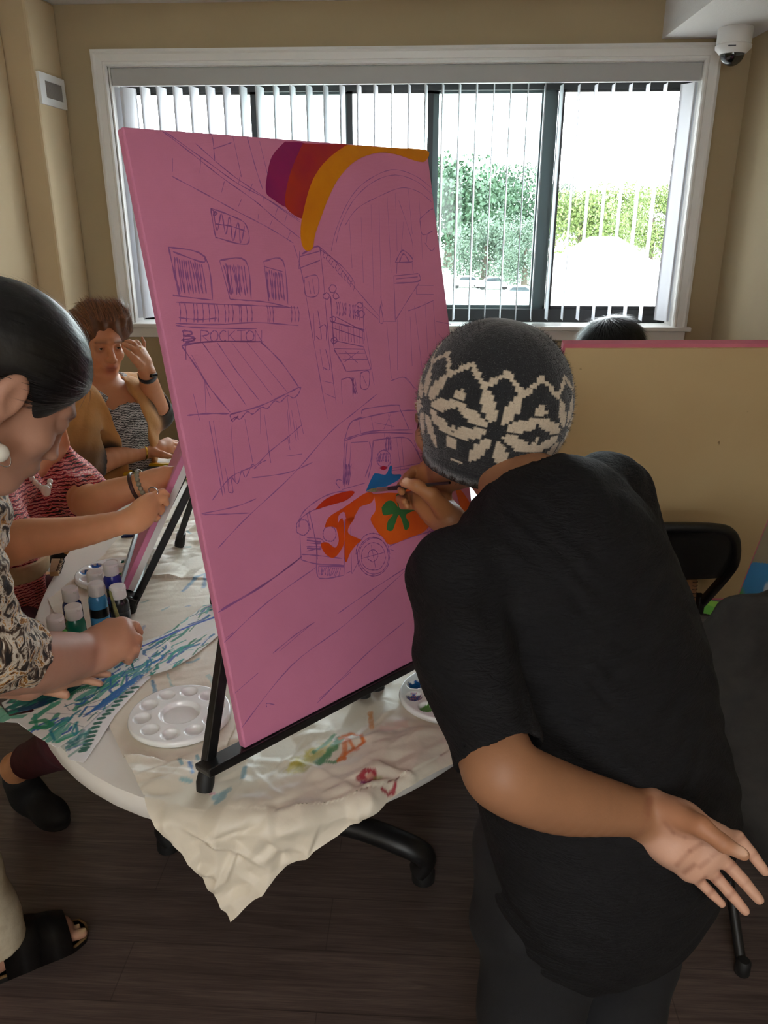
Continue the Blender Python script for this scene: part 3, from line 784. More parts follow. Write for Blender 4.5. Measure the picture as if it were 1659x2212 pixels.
# ---- painted paper strips
rngs = np.random.default_rng(21)
def sheet(name, label, poly_px, z, strokes, base=(236, 236, 230), curl=None, step=.0012):
    P = [onz(x, y, z)[:2] for x, y in poly_px]; P = np.array(P); lo, hi = P.min(0), P.max(0)
    GX, GY = np.meshgrid(np.arange(lo[0], hi[0] + step, step), np.arange(lo[1], hi[1] + step, step), indexing='ij')
    ins = inpoly(GX, GY, [tuple(p) for p in P]); X, Y = GX[ins], GY[ins]; idx = np.full(GX.shape, -1); idx[ins] = np.arange(len(X))
    C = np.tile(np.array(lin(base)), (len(X), 1))
    for pts, w, rgb, al in strokes:
        dm = np.full(X.shape, 9.); pts = [np.asarray(p) for p in pts]
        for a, b in zip(pts[:-1], pts[1:]):
            d = b - a; t = np.clip(((X - a[0]) * d[0] + (Y - a[1]) * d[1]) / max(d @ d, 1e-9), 0, 1); dm = np.minimum(dm, np.hypot(X - a[0] - t * d[0], Y - a[1] - t * d[1]))
        m = np.clip((w - dm) / .0012 + .5, 0, 1) * al; C = C * (1 - m[:, None]) + np.array(lin(rgb)) * m[:, None]
    Z = z + .0035 * (vnoise(X, Y, 16, 8) - .3) + (curl(X, Y) if curl else 0)
    q = np.stack([idx[:-1, :-1], idx[1:, :-1], idx[1:, 1:], idx[:-1, 1:]], -1).reshape(-1, 4); q = q[(q >= 0).all(1)]
    o = link_mesh(name, np.stack([X, Y, Z], 1), q, M_sheet, None, smooth=True, colors=C); sm = o.modifiers.new('thickness', 'SOLIDIFY'); sm.thickness = .0006; sm.offset = -1
    tag(o, label, 'painted paper', 'loose painted paper strips on the table'); return o
M_sheet = attr_mat('painted_paper', .55, .2, 300, .0005, .05, 60)
TEALS = [(28, 140, 122), (46, 160, 150), (30, 116, 168), (40, 92, 170), (34, 130, 96), (96, 180, 176), (20, 110, 120)]
def wild(poly_px, z, n, axis_px, wr=(.0016, .0045), ln=(.015, .07), cols=TEALS, jit=.35, al=.9):
    P = np.array([onz(x, y, z)[:2] for x, y in poly_px]); lo, hi = P.min(0), P.max(0)
    a = onz(*axis_px[0], z)[:2]; b = onz(*axis_px[1], z)[:2]; ang = atan2(*(b - a)[::-1]); out = []
    while len(out) < n:
        c = rngs.uniform(lo, hi)
        if not inpoly(np.array([c[0]]), np.array([c[1]]), [tuple(p) for p in P])[0]: continue
        t = ang + rngs.normal() * jit; L = rngs.uniform(*ln) / 2; d = A(cos(t), sin(t)); nn = A(-d[1], d[0]) * rngs.normal() * L * .35
        out.append(([c - d * L, c + nn, c + d * L], rngs.uniform(*wr), cols[rngs.integers(len(cols))], al))
    return out
def pxpath(pts, z): return [onz(x, y, z)[:2] for x, y in pts]
s_pale = [(-60, 1540), (-60, 1566), (0, 1561), (40, 1562), (80, 1535), (22, 1548), (0, 1522), (-40, 1500)]
sheet('paper_strip', 'pale green washed paper strip at the far left edge of the table', s_pale, .7465, wild(s_pale, .7465, 30, ((0, 1560), (80, 1530)), (.002, .006), cols=[(120, 190, 160), (180, 214, 180), (90, 170, 140)]))
s_dk = [(2, 1518), (18, 1546), (75, 1531), (130, 1511), (200, 1474), (215, 1440), (160, 1445), (60, 1488)]
sheet('paper_strip', 'dark teal painted strip under the flat left hand', s_dk, .7485, wild(s_dk, .7485, 90, ((10, 1530), (200, 1450)), (.003, .007), cols=[(10, 84, 90), (24, 120, 110), (16, 60, 100), (30, 140, 110), (14, 70, 80)]))
s_ov = [(328, 1462), (301, 1488), (250, 1545), (187, 1642), (181, 1649), (148, 1642), (138, 1610), (160, 1570), (240, 1500), (300, 1455)]
st = wild([(138, 1610), (165, 1580), (185, 1590), (160, 1625)], .7475, 12, ((150, 1600), (180, 1580)), al=.6)
for (x, y) in [(292, 1487), (280, 1497), (267, 1507), (256, 1516), (250, 1525), (238, 1535), (230, 1543), (219, 1552), (211, 1562), (206, 1571), (201, 1581), (197, 1590), (193, 1599), (189, 1608), (184, 1616), (179, 1622)]:
    st.append((pxpath([(x - 5, y + 1), (x + 5, y - 1)], .7475), .0042, (22, 104, 88), .95))
sheet('paper_strip', 'white strip edged with a row of dark green oval dabs beside the empty palette', s_ov, .7475, st, (240, 240, 240))
s_bk = [(520, 1300), (470, 1306), (440, 1309), (415, 1328), (386, 1349), (347, 1373), (300, 1387), (240, 1425), (170, 1480), (250, 1500), (310, 1464), (368, 1446), (407, 1425), (431, 1407), (475, 1372), (530, 1330)]
st = wild(s_bk, .7495, 95, ((310, 1440), (470, 1340)), (.0012, .0040), (.015, .06), jit=.3)
st += [(pxpath([(300, 1398), (390, 1362), (475, 1330)], .7495), .0035, (30, 84, 190), .95), (pxpath([(310, 1392), (400, 1352), (470, 1318)], .7495), .0022, (240, 240, 240), .9),
       (pxpath([(370, 1405), (430, 1375), (475, 1350)], .7495), .0018, (240, 240, 240), .9), (pxpath([(330, 1452), (400, 1420), (450, 1378)], .7495), .002, (240, 240, 240), .8)]
sheet('paper_strip', 'leaf shaped teal and blue painted paper running under the pink canvas', s_bk, .7495, st)
s_fr = [(362, 1382), (371, 1397), (365, 1410), (301, 1470), (211, 1545), (169, 1584), (124, 1617), (78, 1590), (35, 1560), (75, 1533), (127, 1509), (181, 1479), (250, 1449), (301, 1419)]
st = wild(s_fr, .7525, 38, ((60, 1560), (330, 1410)), (.002, .006), (.02, .07), cols=[(90, 176, 160), (60, 160, 130), (150, 204, 186), (60, 150, 160)], jit=.25)
st += wild([(250, 1449), (301, 1419), (362, 1382), (365, 1408), (300, 1470), (211, 1545), (169, 1584), (90, 1570)], .7525, 62, ((120, 1580), (330, 1400)), (.0010, .0026), (.02, .06), cols=[(30, 110, 180), (36, 92, 176), (24, 132, 150), (20, 120, 110)], jit=.4)
for k in range(16):
    t = k / 15; x = 215 + 85 * t; y = 1540 - 66 * t; st.append((pxpath([(x - 34, y + 8), (x - 10, y - 6), (x + 12, y - 14)], .7525), .0019, (50, 110, 178), .9))
for k in range(7): x = 150 + k * 6; st.append((pxpath([(x, 1502 - k * 2), (x + 12, 1492 - k * 3)], .7525), .0014, (30, 120, 90), .9))
st += [(pxpath([(68, 1560), (95, 1555), (112, 1565), (100, 1572), (75, 1570)], .7525), .005, (26, 140, 96), .9), (pxpath([(250, 1455), (310, 1424), (360, 1388)], .7525), .0035, (240, 240, 236), .95), (pxpath([(350, 1412), (366, 1400), (362, 1386)], .7525), .004, (242, 242, 240), .95)]
st += [(pxpath([(100, 1540), (200, 1545), (230, 1535)], .7525), .0006, (20, 60, 90), .9), (pxpath([(140, 1520), (150, 1535), (220, 1512)], .7525), .0006, (20, 60, 90), .9), (pxpath([(110, 1582), (150, 1560), (180, 1570)], .7525), .0006, (20, 60, 90), .9)]
sheet('paper_strip', 'long teal and blue striped paper strip on top, sticking out over the table edge', s_fr, .7525, st, curl=lambda X, Y: -.0 * X)

# ---- palettes
M_pal = attr_mat('glossy_white_palette', .12, 0, var=0, spec=.6)
def palette(label, c, rot, paints):
    c = A(*c); nr, na = 60, 200; R0 = .0905; V = []; C = []; white = lin((236, 238, 236)); Fc = []
    wells = [(.0655 * cos(rot + 2 * pi * k / 10), .0655 * sin(rot + 2 * pi * k / 10)) for k in range(10)]
    for i in range(nr + 1):
        r = R0 * i / nr
        for j in range(na):
            a = 2 * pi * j / na; x, y = r * cos(a), r * sin(a); z = .0125; col = white
            dcen = r / .0375; z -= .0085 * (1 - max(0, min(1, (dcen - .80) / .2)) ** 2 * (3 - 2 * max(0, min(1, (dcen - .80) / .2))))
            for k, (wx_, wy_) in enumerate(wells):
                dw = hypot(x - wx_, y - wy_) / .0152
                if dw < 1:
                    z -= .0092 * (1 - dw ** 2.2) ** .6
                    if k in paints and dw < .86 + .15 * sin(a * 40 + k): col = lin(paints[k][int((a * 97 + r * 4000) % len(paints[k]))]) if len(paints[k]) > 1 else lin(paints[k][0])
            if r > R0 * .97: z -= .003 * ((r / R0 - .97) / .03) ** 2
            if 'centre' in paints and dcen < .85:
                for (sx, sy, sr, rgb) in paints['centre']:
                    if hypot(x - sx, y - sy) < sr * (1 + .35 * sin(7 * atan2(y - sy, x - sx))): col = lin(rgb)
            V.append(c + A(x, y, z)); C.append(col)
    for j in range(na): a = 2 * pi * j / na; V.append(c + A((R0 + .0015) * cos(a), (R0 + .0015) * sin(a), .004)); C.append(white)
    for j in range(na): a = 2 * pi * j / na; V.append(c + A((R0 - .003) * cos(a), (R0 - .003) * sin(a), 0)); C.append(white)
    for i in range(nr + 2):
        for j in range(na): k = (j + 1) % na; Fc.append((i * na + j, i * na + k, (i + 1) * na + k, (i + 1) * na + j))
    o = link_mesh('paint_palette', V, Fc, M_pal, None, smooth=True, colors=np.array(C), origin=c)
    tag(o, label, 'palette', 'round ten well paint palettes'); return o
palette('clean empty white paint palette on the kraft paper beside the easel foot', (-.437, 1.2, TZ + .0045), .35, {})
palette('white palette with blue and green paint in its wells, half hidden by the black sleeve', (.048, 1.293, TZ + .0045), .3,
        {4: [(30, 84, 150), (40, 110, 170)], 5: [(30, 80, 150), (200, 120, 110), (36, 100, 170), (40, 100, 160)], 3: [(40, 120, 60), (150, 180, 90)], 6: [(90, 150, 70)], 2: [(150, 170, 70)], 7: [(40, 110, 70)],
         'centre': [(-.01, .0, .018, (150, 190, 110)), (.012, .012, .014, (60, 140, 80))]})
palette('white palette smeared with green and blue paint behind the paint bottles', tuple(onz(243, 1238, TZ + .012)[:2]) + (TZ + .004,), .1,
        {4: [(30, 100, 190)], 5: [(40, 110, 190)], 1: [(30, 140, 60)], 2: [(40, 110, 90)], 0: [(24, 120, 80)],
         'centre': [(.012, .012, .014, (50, 160, 50)), (.0, -.01, .012, (40, 130, 60)), (.02, -.004, .01, (20, 110, 90))]})

# ---- paint bottles
def bottle(px, py, col, label, lab=(14, 14, 16), band=None, tilt=0):
    top = onz(px, py, TZ + .134); b = A(top[0], top[1], TZ + .005)
    t = thing('paint_bottle', label, 'paint bottle', b, 0, 'acrylic paint bottles in a cluster')
    m = mat('paint_in_bottle', col, .25)
    MB().lathe(b, [(.017, 0), (.0195, .003), (.0195, .088), (.0185, .094), (.014, .101), (.0125, .104)], 28).build('bottle_body', m, t, smooth=True)
    MB().lathe(b, [(.0198, .016), (.0198, .074)], 28, caps=False).build('label_band', mat('bottle_label', lab, .35), t, smooth=True)
    if band: MB().lathe(b, [(.0200, .036), (.0200, .054)], 28, caps=False).build('label_stripe', mat('label_stripe_colour', band, .35), t, smooth=True)
    cp = MB().lathe(b, [(.0155, .102), (.0168, .104), (.0160, .121), (.0168, .1215), (.0164, .1275), (.0150, .129)], 28).build('cap', M_white, t, smooth=True)
    MB().box(b + A(.0155, -.006, .124), (.006, .012, .003)).build('flip_tab', M_white, cp)
    return t
bottle(118, 1332, (84, 170, 70), 'bright green paint bottle with white cap, nearest the patterned sleeve')
bottle(157, 1308, (20, 116, 92), 'teal green paint bottle with white cap standing in front of the navy one')
bottle(150, 1270, (24, 44, 110), 'navy blue paint bottle with white cap behind the teal bottle', (16, 24, 60))
bottle(206, 1259, (64, 140, 190), 'light blue paint bottle with black and blue label', (12, 12, 14), (70, 150, 200))
bottle(203, 1234, (226, 224, 214), 'pale paint bottle whose white cap peeks out behind the light blue bottle', (210, 206, 196))
bottle(238, 1216, (44, 52, 150), 'royal blue paint bottle with white cap standing furthest back', (14, 14, 20), (50, 50, 150))
bottle(253, 1265, (30, 32, 34), 'black paint bottle with white cap closest to the small easel foot', (36, 38, 40))

# ---- things at the far end of the table
def slab(name, label, cat, corners_px, z, th, m, group=None):
    P = [onz(x, y, z) for x, y in corners_px]; o = MB().prism([p - A(0, 0, th) for p in P], (0, 0, th)).build(name, m); return tag(o, label, cat, group)
slab('sketch_pad', 'white sketch pad under the hand with the gold bracelet', 'sketch pad', [(322, 990), (312, 1000), (440, 1003), (440, 982)], .7585, .014, mat('pad_paper', (236, 234, 228), .7))
yf = [onz(x, y, .752) for x, y in ((268, 1028), (294, 1005), (420, 1006), (410, 1030))]
ylw = thing('framed_chalkboard', 'small grey board with a yellow frame lying on the table past the white bottles', 'board', (yf[0] + yf[2]) / 2 - A(0, 0, .010))
fm = MB(); cen = sum(yf) / 4
for a, b in zip(yf, yf[1:] + yf[:1]): fm.bar(a + (cen - a) * .05, b + (cen - b) * .05, .016, .018, (0, 0, 1))
fm.build('frame', mat('yellow_frame', (226, 186, 24), .4), ylw)
MB().prism([p + (cen - p) * .06 - A(0, 0, .008) for p in yf], (0, 0, .008)).build('board_panel', noisy('slate_grey', (62, 62, 62), (120, 120, 118), 40, .6, .1), ylw)
slab('paint_rag', 'dark blue folded cloth on the paper behind the working hands', 'cloth', [(262, 1158), (300, 1150), (338, 1143), (332, 1128), (290, 1140)], .757, .014, noisy('navy_cloth', (22, 34, 78), (40, 60, 110), 60, .9, .4))
# spiral sketchbook leaning on the table rim
sb = thing('spiral_notebook', 'tan spiral notebook poking over the left table edge beside the red dress', 'notebook', onz(125, 1238, .745))
P = [onz(x, y, z) for x, y, z in ((108, 1241, .746), (112, 1212, .746), (136, 1212, .752), (126, 1240, .752))]
MB().prism([p - A(0, 0, .005) for p in P], (0, 0, .012)).build('cover', noisy('tan_card', (150, 118, 80), (170, 136, 94), 40, .7, .1), sb)
cg = MB()
for k in range(9):
    p = P[3] + (P[2] - P[3]) * (k + .5) / 9 + A(0, 0, .004); cg.tube([p + A(.006 * cos(a), 0, .006 * sin(a)) for a in np.linspace(0, 2 * pi, 9)], .0008, 5)
cg.build('wire_binding', M_blackmetal, sb)
# ================================================================== BIG PINK CANVAS ON ITS TABLE EASEL
CB = A(-.281, 1.045, .80); CYAW, CTILT, CW, CH = .8187, .2111, .606, .933
cu = A(cos(CYAW), sin(CYAW), 0); cn0 = A(-sin(CYAW), cos(CYAW), 0)
cv = A(0, 0, 1) * cos(CTILT) + cn0 * sin(CTILT); cnf = np.cross(cu, cv)        # cnf points out of the painted face
CTH = .017
def onc(x, y, lift=0.0): return onplane(x, y, CB + cnf * lift, cnf)
M_canvas = mat('pink_primed_canvas', None, .62); _t = NT(M_canvas); _v = _t.coord()
_t.base(_t.ramp(_t.noise(_v, 5, 5, .6), [(.25, lin((204, 122, 156))), (.75, lin((216, 132, 166)))]))
_w = _t.coord((1, 1, 1), (0, 0, CYAW)); _wv = _t.n('ShaderNodeTexWave', Scale=260.0, Distortion=3.0, Detail=2.0); _wv.bands_direction = 'Z'; _t.l(_w, _wv.inputs['Vector'])
_t.bump(_t.mix(.5, _wv.outputs['Color'], _t.noise(_v, 420, 3)), .35, .0006)
canvas = thing('painted_canvas', 'tall pink canvas with a pencilled street scene, rainbow and orange car on the front easel', 'canvas', CB + cu * CW / 2 - cnf * CTH / 2)
MB().box(CB + cu * CW / 2 + cv * CH / 2 - cnf * CTH / 2, (CW, CH, CTH), (cu, cv, cnf)).build('stretched_canvas', M_canvas, canvas, bevel=.003)
# pencil drawing: strokes lie on the face of the canvas
def c1(p): return (240 + p[0] / 2.183, 250 + p[1] / 2.183)
def c2(p): return (350 + p[0] / 2.212, 850 + p[1] / 2.2125)
rs = np.random.default_rng(4)
pen = MB()
def stroke(pts, w=1.7, f=c1, smooth=True, jit=1.2):
    P = [onc(*f((x + rs.normal() * jit, y + rs.normal() * jit)), .0005) for x, y in pts]
    if smooth and len(P) > 2: P = spline(P, 5)
    w = w * .00052; V = []; n = len(P)
    for i in range(n):
        d = unit(P[min(i + 1, n - 1)] - P[max(i - 1, 0)]); s = np.cross(d, cnf); k = w * (.75 + .35 * sin(i * 1.7)) * (.55 if i in (0, n - 1) else 1)
        V += [P[i] - s * k, P[i] + s * k]
    pen.add(V, [(2 * i, 2 * i + 1, 2 * i + 3, 2 * i + 2) for i in range(n - 1)])
def strokes(f, w, *lst):
    for l in lst: stroke(l, w, f)
def hatch(quad, n, f=c1, w=1.6, zig=True):
    a, b, c, d = [A(*p) for p in quad]          # a-b top edge, d-c bottom edge
    for i in range(n):
        t = (i + .5) / n; p = a + (b - a) * t + (c - b) * rs.uniform(.03, .12); q = d + (c - d) * min(1, max(0, t + rs.uniform(-.14, -.02))) - (c - b) * rs.uniform(.02, .12)
        stroke([p, (p + q) / 2 + rs.normal(size=2) * 3, q], w, f)
def circ(cx_, cy_, rx, ry, f=c1, w=1.6, a0=0, a1=2 * pi): stroke([(cx_ + rx * cos(a), cy_ + ry * sin(a)) for a in np.linspace(a0, a1, 13)], w, f)
strokes(c1, 1.6, [(255, 75), (450, 215), (600, 320), (740, 395), (890, 490)], [(240, 70), (370, 170), (520, 285), (680, 400), (780, 490), (895, 580)], [(285, 285), (450, 375), (600, 455), (740, 530), (860, 600)], [(400, 130), (560, 270), (700, 370), (890, 500)],
        [(520, 360), (535, 310)], [(600, 430), (615, 395)], [(690, 490), (695, 465)], [(750, 520), (760, 490)], [(600, 330), (610, 280)], [(650, 360), (665, 320)], [(715, 410), (720, 380)], [(775, 470), (785, 430)], [(820, 500), (830, 465)], [(420, 270), (425, 200)], [(830, 590), (845, 545)],
        [(490, 210), (480, 110), (470, 85)], [(575, 100), (615, 290)], [(640, 100), (680, 240), (715, 350)], [(700, 120), (740, 290)], [(480, 155), (530, 140), (570, 125)], [(290, 200), (288, 265)])
strokes(c1, 2.2, [(470, 435), (490, 560), (510, 580), (640, 605), (635, 510), (560, 470), (470, 435)], [(480, 450), (500, 540), (520, 460), (540, 560), (560, 480), (575, 590), (600, 500), (610, 600), (630, 520)], [(470, 440), (500, 460), (480, 470), (500, 440)], [(490, 510), (560, 520), (635, 545)])
strokes(c1, 2.6, [(272, 620), (300, 760), (320, 850)], [(272, 620), (440, 665), (480, 870)], [(290, 640), (430, 690), (440, 665)], [(515, 680), (635, 685), (660, 865)], [(515, 680), (560, 865)], [(720, 710), (810, 735)], [(720, 685), (745, 875)], [(720, 685), (810, 685), (835, 890)])
hatch([(290, 650), (430, 690), (470, 850), (325, 845)], 13, w=2.2); hatch([(525, 690), (630, 695), (650, 855), (562, 855)], 11, w=2.2); hatch([(725, 715), (808, 735), (828, 880), (745, 870)], 10, w=2.2)
strokes(c1, 2, [(290, 845), (330, 850), (480, 870)], [(310, 880), (480, 885), (700, 895), (880, 905)], [(305, 980), (500, 985), (690, 975), (885, 990)], [(320, 950), (420, 958), (500, 955)], [(560, 865), (640, 870), (740, 880), (850, 905)])
for x in (322, 350, 385, 405, 430, 460, 485, 500, 535, 550, 570, 602, 610, 635, 660, 735, 745, 760, 848, 862, 880): stroke([(x, 882 + (x - 320) * .03), (x + 6, 930), (x + 4, 975)], 1.8)
# BROCKTON lettering of the drawn shop sign
strokes(c1, 2, [(305, 990), (420, 998), (690, 1005)], [(335, 1075), (480, 1066), (720, 1066)])
def letter(segs, x, y, w, h, k=2.2):
    for s in segs: stroke([(x + u * w, y + v * h) for u, v in s], k, c1, jit=.6)
LT = {'B': [[(0, 0), (.05, .5), (0, 1)], [(0, 0), (.8, .15), (.7, .4), (.05, .5)], [(.05, .5), (1, .65), (.9, .95), (0, 1)]], 'R': [[(0, 0), (0, 1)], [(0, 0), (.9, .1), (.9, .4), (0, .5)], [(.2, .5), (1, 1)]],
      'O': [[(.5, 0), (.05, .3), (.1, .8), (.5, 1), (.95, .75), (.95, .25), (.5, 0)]], 'C': [[(.95, .15), (.5, 0), (.05, .35), (.1, .8), (.5, 1), (.95, .85)]], 'K': [[(0, 0), (.05, 1)], [(.9, 0), (.05, .55)], [(.2, .45), (1, 1)]],
      'T': [[(0, .05), (1, 0)], [(.5, 0), (.5, 1)]], 'N': [[(0, 1), (0, 0)], [(0, 0), (1, 1)], [(1, 1), (1, 0)]]}
for ch, x, w in (('B', 340, 50), ('R', 422, 38), ('O', 468, 36), ('C', 512, 32), ('K', 552, 36), ('T', 594, 38), ('O', 636, 36), ('N', 680, 30)): letter(LT[ch], x, 1012, w, 52, 3 if ch == 'B' else 2)
strokes(c1, 2.4, [(335, 1085), (470, 1065), (700, 1065)], [(700, 1062), (800, 1160), (890, 1285)], [(335, 1085), (400, 1180), (470, 1290), (560, 1400)], [(560, 1410), (700, 1370), (830, 1310), (890, 1280), (885, 1310)], [(360, 1415), (460, 1405), (560, 1405)], [(330, 1060), (400, 1050), (345, 1075)], [(350, 1080), (355, 1150)])
strokes(c1, 1.6, [(430, 1070), (530, 1210), (640, 1370)], [(500, 1070), (590, 1200), (700, 1345)], [(570, 1070), (760, 1320)], [(640, 1070), (830, 1300)], [(380, 1130), (440, 1240)], [(440, 1250), (470, 1330)])
strokes(c1, 2, [(565, 1440), (585, 1420), (610, 1430), (640, 1395), (670, 1405), (710, 1375), (740, 1380), (770, 1345), (800, 1350), (830, 1320), (860, 1330), (888, 1310)], [(560, 1410), (570, 1440), (600, 1415), (580, 1440)])
strokes(c1, 1.6, [(440, 1250), (450, 1400)], [(700, 1370), (705, 1500)], [(830, 1310), (850, 1480)], [(870, 1320), (905, 1500)], [(860, 610), (905, 760), (960, 1100), (1020, 1430)], [(985, 640), (1000, 760), (1030, 1100), (1060, 1360)], [(975, 615), (1060, 690), (1150, 810), (1270, 950)], [(985, 630), (1080, 700), (1145, 780), (1140, 830)])
strokes(c1, 3, [(885, 722), (985, 682)], [(885, 722), (890, 640)], [(890, 665), (985, 640)], [(900, 650), (975, 615), (990, 650)])
strokes(c1, 1.8, [(910, 765), (920, 850), (975, 845), (970, 755), (910, 765)], [(930, 780), (940, 840)], [(950, 770), (960, 840)], [(955, 930), (960, 1060)], [(975, 920), (990, 1050), (965, 1040)], [(980, 1000), (1010, 990), (1015, 1060)], [(985, 1100), (1000, 1200)], [(1010, 1100), (1030, 1195), (1000, 1185)], [(1000, 1250), (1050, 1260)], [(1010, 1310), (1055, 1330)])
for k in range(10): x, y = 1010 + k * 14, 640 + k * 15; stroke([(x, y), (x - 10, y + 18), (x - 2, y + 34)], 1.5)
strokes(c1, 2.8, [(1035, 850), (1045, 960), (1050, 1095)], [(1035, 970), (1110, 990), (1195, 1010)], [(1040, 1000), (1190, 1050)], [(1045, 1060), (1190, 1090)], [(1050, 1097), (1190, 1102)], [(1050, 1100), (1080, 1150), (1110, 1205)], [(1110, 1205), (1225, 1195)], [(1190, 1090), (1225, 1195)], [(1185, 880), (1195, 1060)], [(1060, 950), (1190, 1015)])
for x in range(1060, 1190, 14): stroke([(x, 985 + (x - 1040) * .15), (x + 3, 1055 + (x - 1040) * .15)], 1.8)
hatch([(1060, 870), (1110, 880), (1115, 950), (1065, 945)], 6); hatch([(1120, 880), (1170, 890), (1180, 970), (1125, 960)], 7)
for x, y, r in ((1015, 850, 15), (1045, 815, 17), (1060, 850, 14), (1180, 935, 16), (1172, 892, 13), (1162, 932, 12), (1052, 1060, 14), (1045, 960, 12)): circ(x, y, r, r, w=2)
strokes(c1, 2, [(1100, 1110), (1160, 1165)], [(1170, 1110), (1100, 1160)], [(1075, 1120), (1200, 1120)], [(1090, 1150), (1210, 1150)], [(1085, 1245), (1090, 1360)], [(1085, 1245), (1135, 1240), (1140, 1330)], [(1130, 1230), (1160, 1310)], [(1175, 1215), (1215, 1205), (1215, 1280), (1180, 1285), (1175, 1215)], [(1185, 1225), (1205, 1270)])
hatch([(1130, 1230), (1150, 1230), (1160, 1320), (1140, 1320)], 5)
strokes(c1, 1.2, [(1040, 640), (1060, 540), (1120, 400), (1200, 310), (1320, 255), (1430, 280), (1510, 340)], [(1060, 600), (1085, 510), (1150, 390), (1240, 310), (1340, 280), (1440, 310), (1510, 370)], [(1100, 520), (1160, 440), (1260, 380), (1370, 340), (1450, 360), (1515, 410)],
        [(1125, 490), (1135, 720)], [(1180, 480), (1190, 790)], [(1225, 420), (1240, 880)], [(1265, 400), (1275, 920)], [(1300, 385), (1320, 740)], [(1340, 365), (1350, 640)], [(1355, 400), (1420, 590), (1425, 690)], [(1400, 345), (1420, 560)], [(1450, 370), (1470, 700)], [(1380, 500), (1370, 640)])
strokes(c1, 2.6, [(1340, 690), (1375, 635), (1425, 685), (1340, 690)], [(1350, 690), (1345, 745)], [(1420, 690), (1425, 740)], [(1335, 755), (1450, 745)], [(1450, 745), (1450, 780), (1335, 790)], [(1335, 755), (1335, 860)], [(1335, 790), (1340, 960)], [(1345, 770), (1445, 760)], [(1360, 690), (1380, 650), (1405, 690)])
strokes(c1, 1.7, [(1450, 790), (1400, 870), (1340, 970)], [(1170, 880), (1260, 960)], [(1280, 970), (1345, 970)], [(1440, 800), (1520, 800)], [(1440, 840), (1520, 845)], [(1440, 800), (1440, 840)], [(1270, 850), (1280, 900)], [(1270, 890), (1265, 970), (1285, 970), (1270, 890)], [(1455, 490), (1500, 450), (1520, 440)], [(1455, 490), (1470, 560), (1520, 540)], [(1480, 600), (1510, 635), (1525, 620)], [(1490, 560), (1485, 600)],
        [(1200, 1000), (1240, 1270)], [(1300, 980), (1320, 1240)], [(1350, 960), (1350, 1200)], [(1390, 900), (1390, 1230)], [(1430, 900), (1480, 1300)], [(1480, 880), (1500, 1240)], [(1520, 870), (1540, 1180)], [(1320, 1250), (1385, 1235), (1430, 1290)], [(1380, 1230), (1470, 1320)], [(1530, 970), (1600, 985)], [(1540, 1030), (1605, 1090)], [(1400, 920), (1450, 900), (1520, 870)], [(1410, 950), (1420, 1180)])
strokes(c2, 2.4, [(955, 100), (970, 75), (1120, 55), (1140, 80), (1180, 170)], [(910, 130), (1030, 100), (1140, 85), (1215, 80)], [(870, 230), (900, 140), (960, 110)], [(875, 225), (1000, 190), (1200, 190)], [(880, 215), (1010, 180), (1195, 175)], [(870, 230), (868, 340), (865, 440)], [(885, 230), (875, 350), (870, 455)], [(905, 240), (890, 440)],
        [(990, 230), (1000, 300), (970, 400)], [(905, 235), (985, 230)], [(1010, 225), (1000, 330), (985, 410)], [(1010, 225), (1150, 210), (1200, 240), (1240, 330)], [(1145, 215), (1155, 360)], [(1205, 225), (1235, 320)], [(860, 460), (970, 430)], [(850, 455), (830, 430), (840, 410), (860, 415)], [(1090, 360), (1240, 335)], [(1100, 370), (1240, 350)])
hatch([(875, 330), (905, 330), (895, 445), (868, 445)], 8, c2, 1.6)
strokes(c2, 1.6, [(940, 120), (950, 190)], [(1000, 110), (1010, 180)], [(1080, 100), (1100, 170)], [(1015, 140), (1110, 160)], [(1095, 95), (1060, 170)], [(1065, 190), (1070, 270)], [(1085, 190), (1090, 270)], [(1120, 215), (1140, 370)])
circ(1060, 312, 33, 42, c2, 2.4); hatch([(1035, 285), (1085, 280), (1090, 330), (1032, 330)], 9, c2, 2.6); hatch([(1068, 200), (1095, 200), (1100, 280), (1070, 280)], 6, c2, 2)
strokes(c2, 2.2, [(650, 620), (680, 560), (760, 500), (840, 470), (920, 470)], [(655, 640), (665, 600), (720, 560), (760, 545)], [(700, 560), (720, 640), (735, 720), (742, 790)], [(690, 570), (710, 650)], [(665, 770), (740, 775), (860, 790)], [(665, 795), (740, 815), (870, 820)], [(660, 680), (665, 795)], [(740, 690), (740, 860), (780, 885), (870, 870)], [(880, 560), (870, 640), (870, 870)], [(900, 640), (905, 860)], [(905, 860), (940, 800)], [(1085, 730), (1180, 690), (1320, 650)], [(1090, 745), (1110, 750)], [(1280, 700), (1260, 600), (1270, 560)])
circ(672, 640, 30, 38, c2, 2.2); circ(800, 672, 32, 36, c2, 2.2); circ(1010, 780, 76, 92, c2, 2); circ(1013, 778, 70, 84, c2, 1.6); circ(1010, 780, 58, 66, c2, 1.6); circ(1008, 775, 24, 28, c2, 1.8); circ(1008, 770, 80, 102, c2, 2, pi, 2 * pi); circ(1300, 690, 36, 42, c2, 1.8)
strokes(c2, 5, [(690, 700), (760, 708)], [(692, 740), (760, 744)], [(745, 826), (870, 826)]); hatch([(745, 825), (860, 830), (850, 880), (750, 870)], 12, c2, 1.8)
strokes(c2, 2, [(690, 690), (760, 695), (770, 715), (690, 715)], [(690, 730), (765, 735), (690, 752)], [(880, 860), (900, 850)], [(850, 850), (850, 870)], [(930, 740), (940, 830)], [(1000, 720), (1020, 830)], [(950, 790), (1060, 760)])
strokes(c2, 2.6, [(270, 1045), (480, 920), (640, 800), (670, 780)], [(280, 1035), (500, 905), (660, 790)])
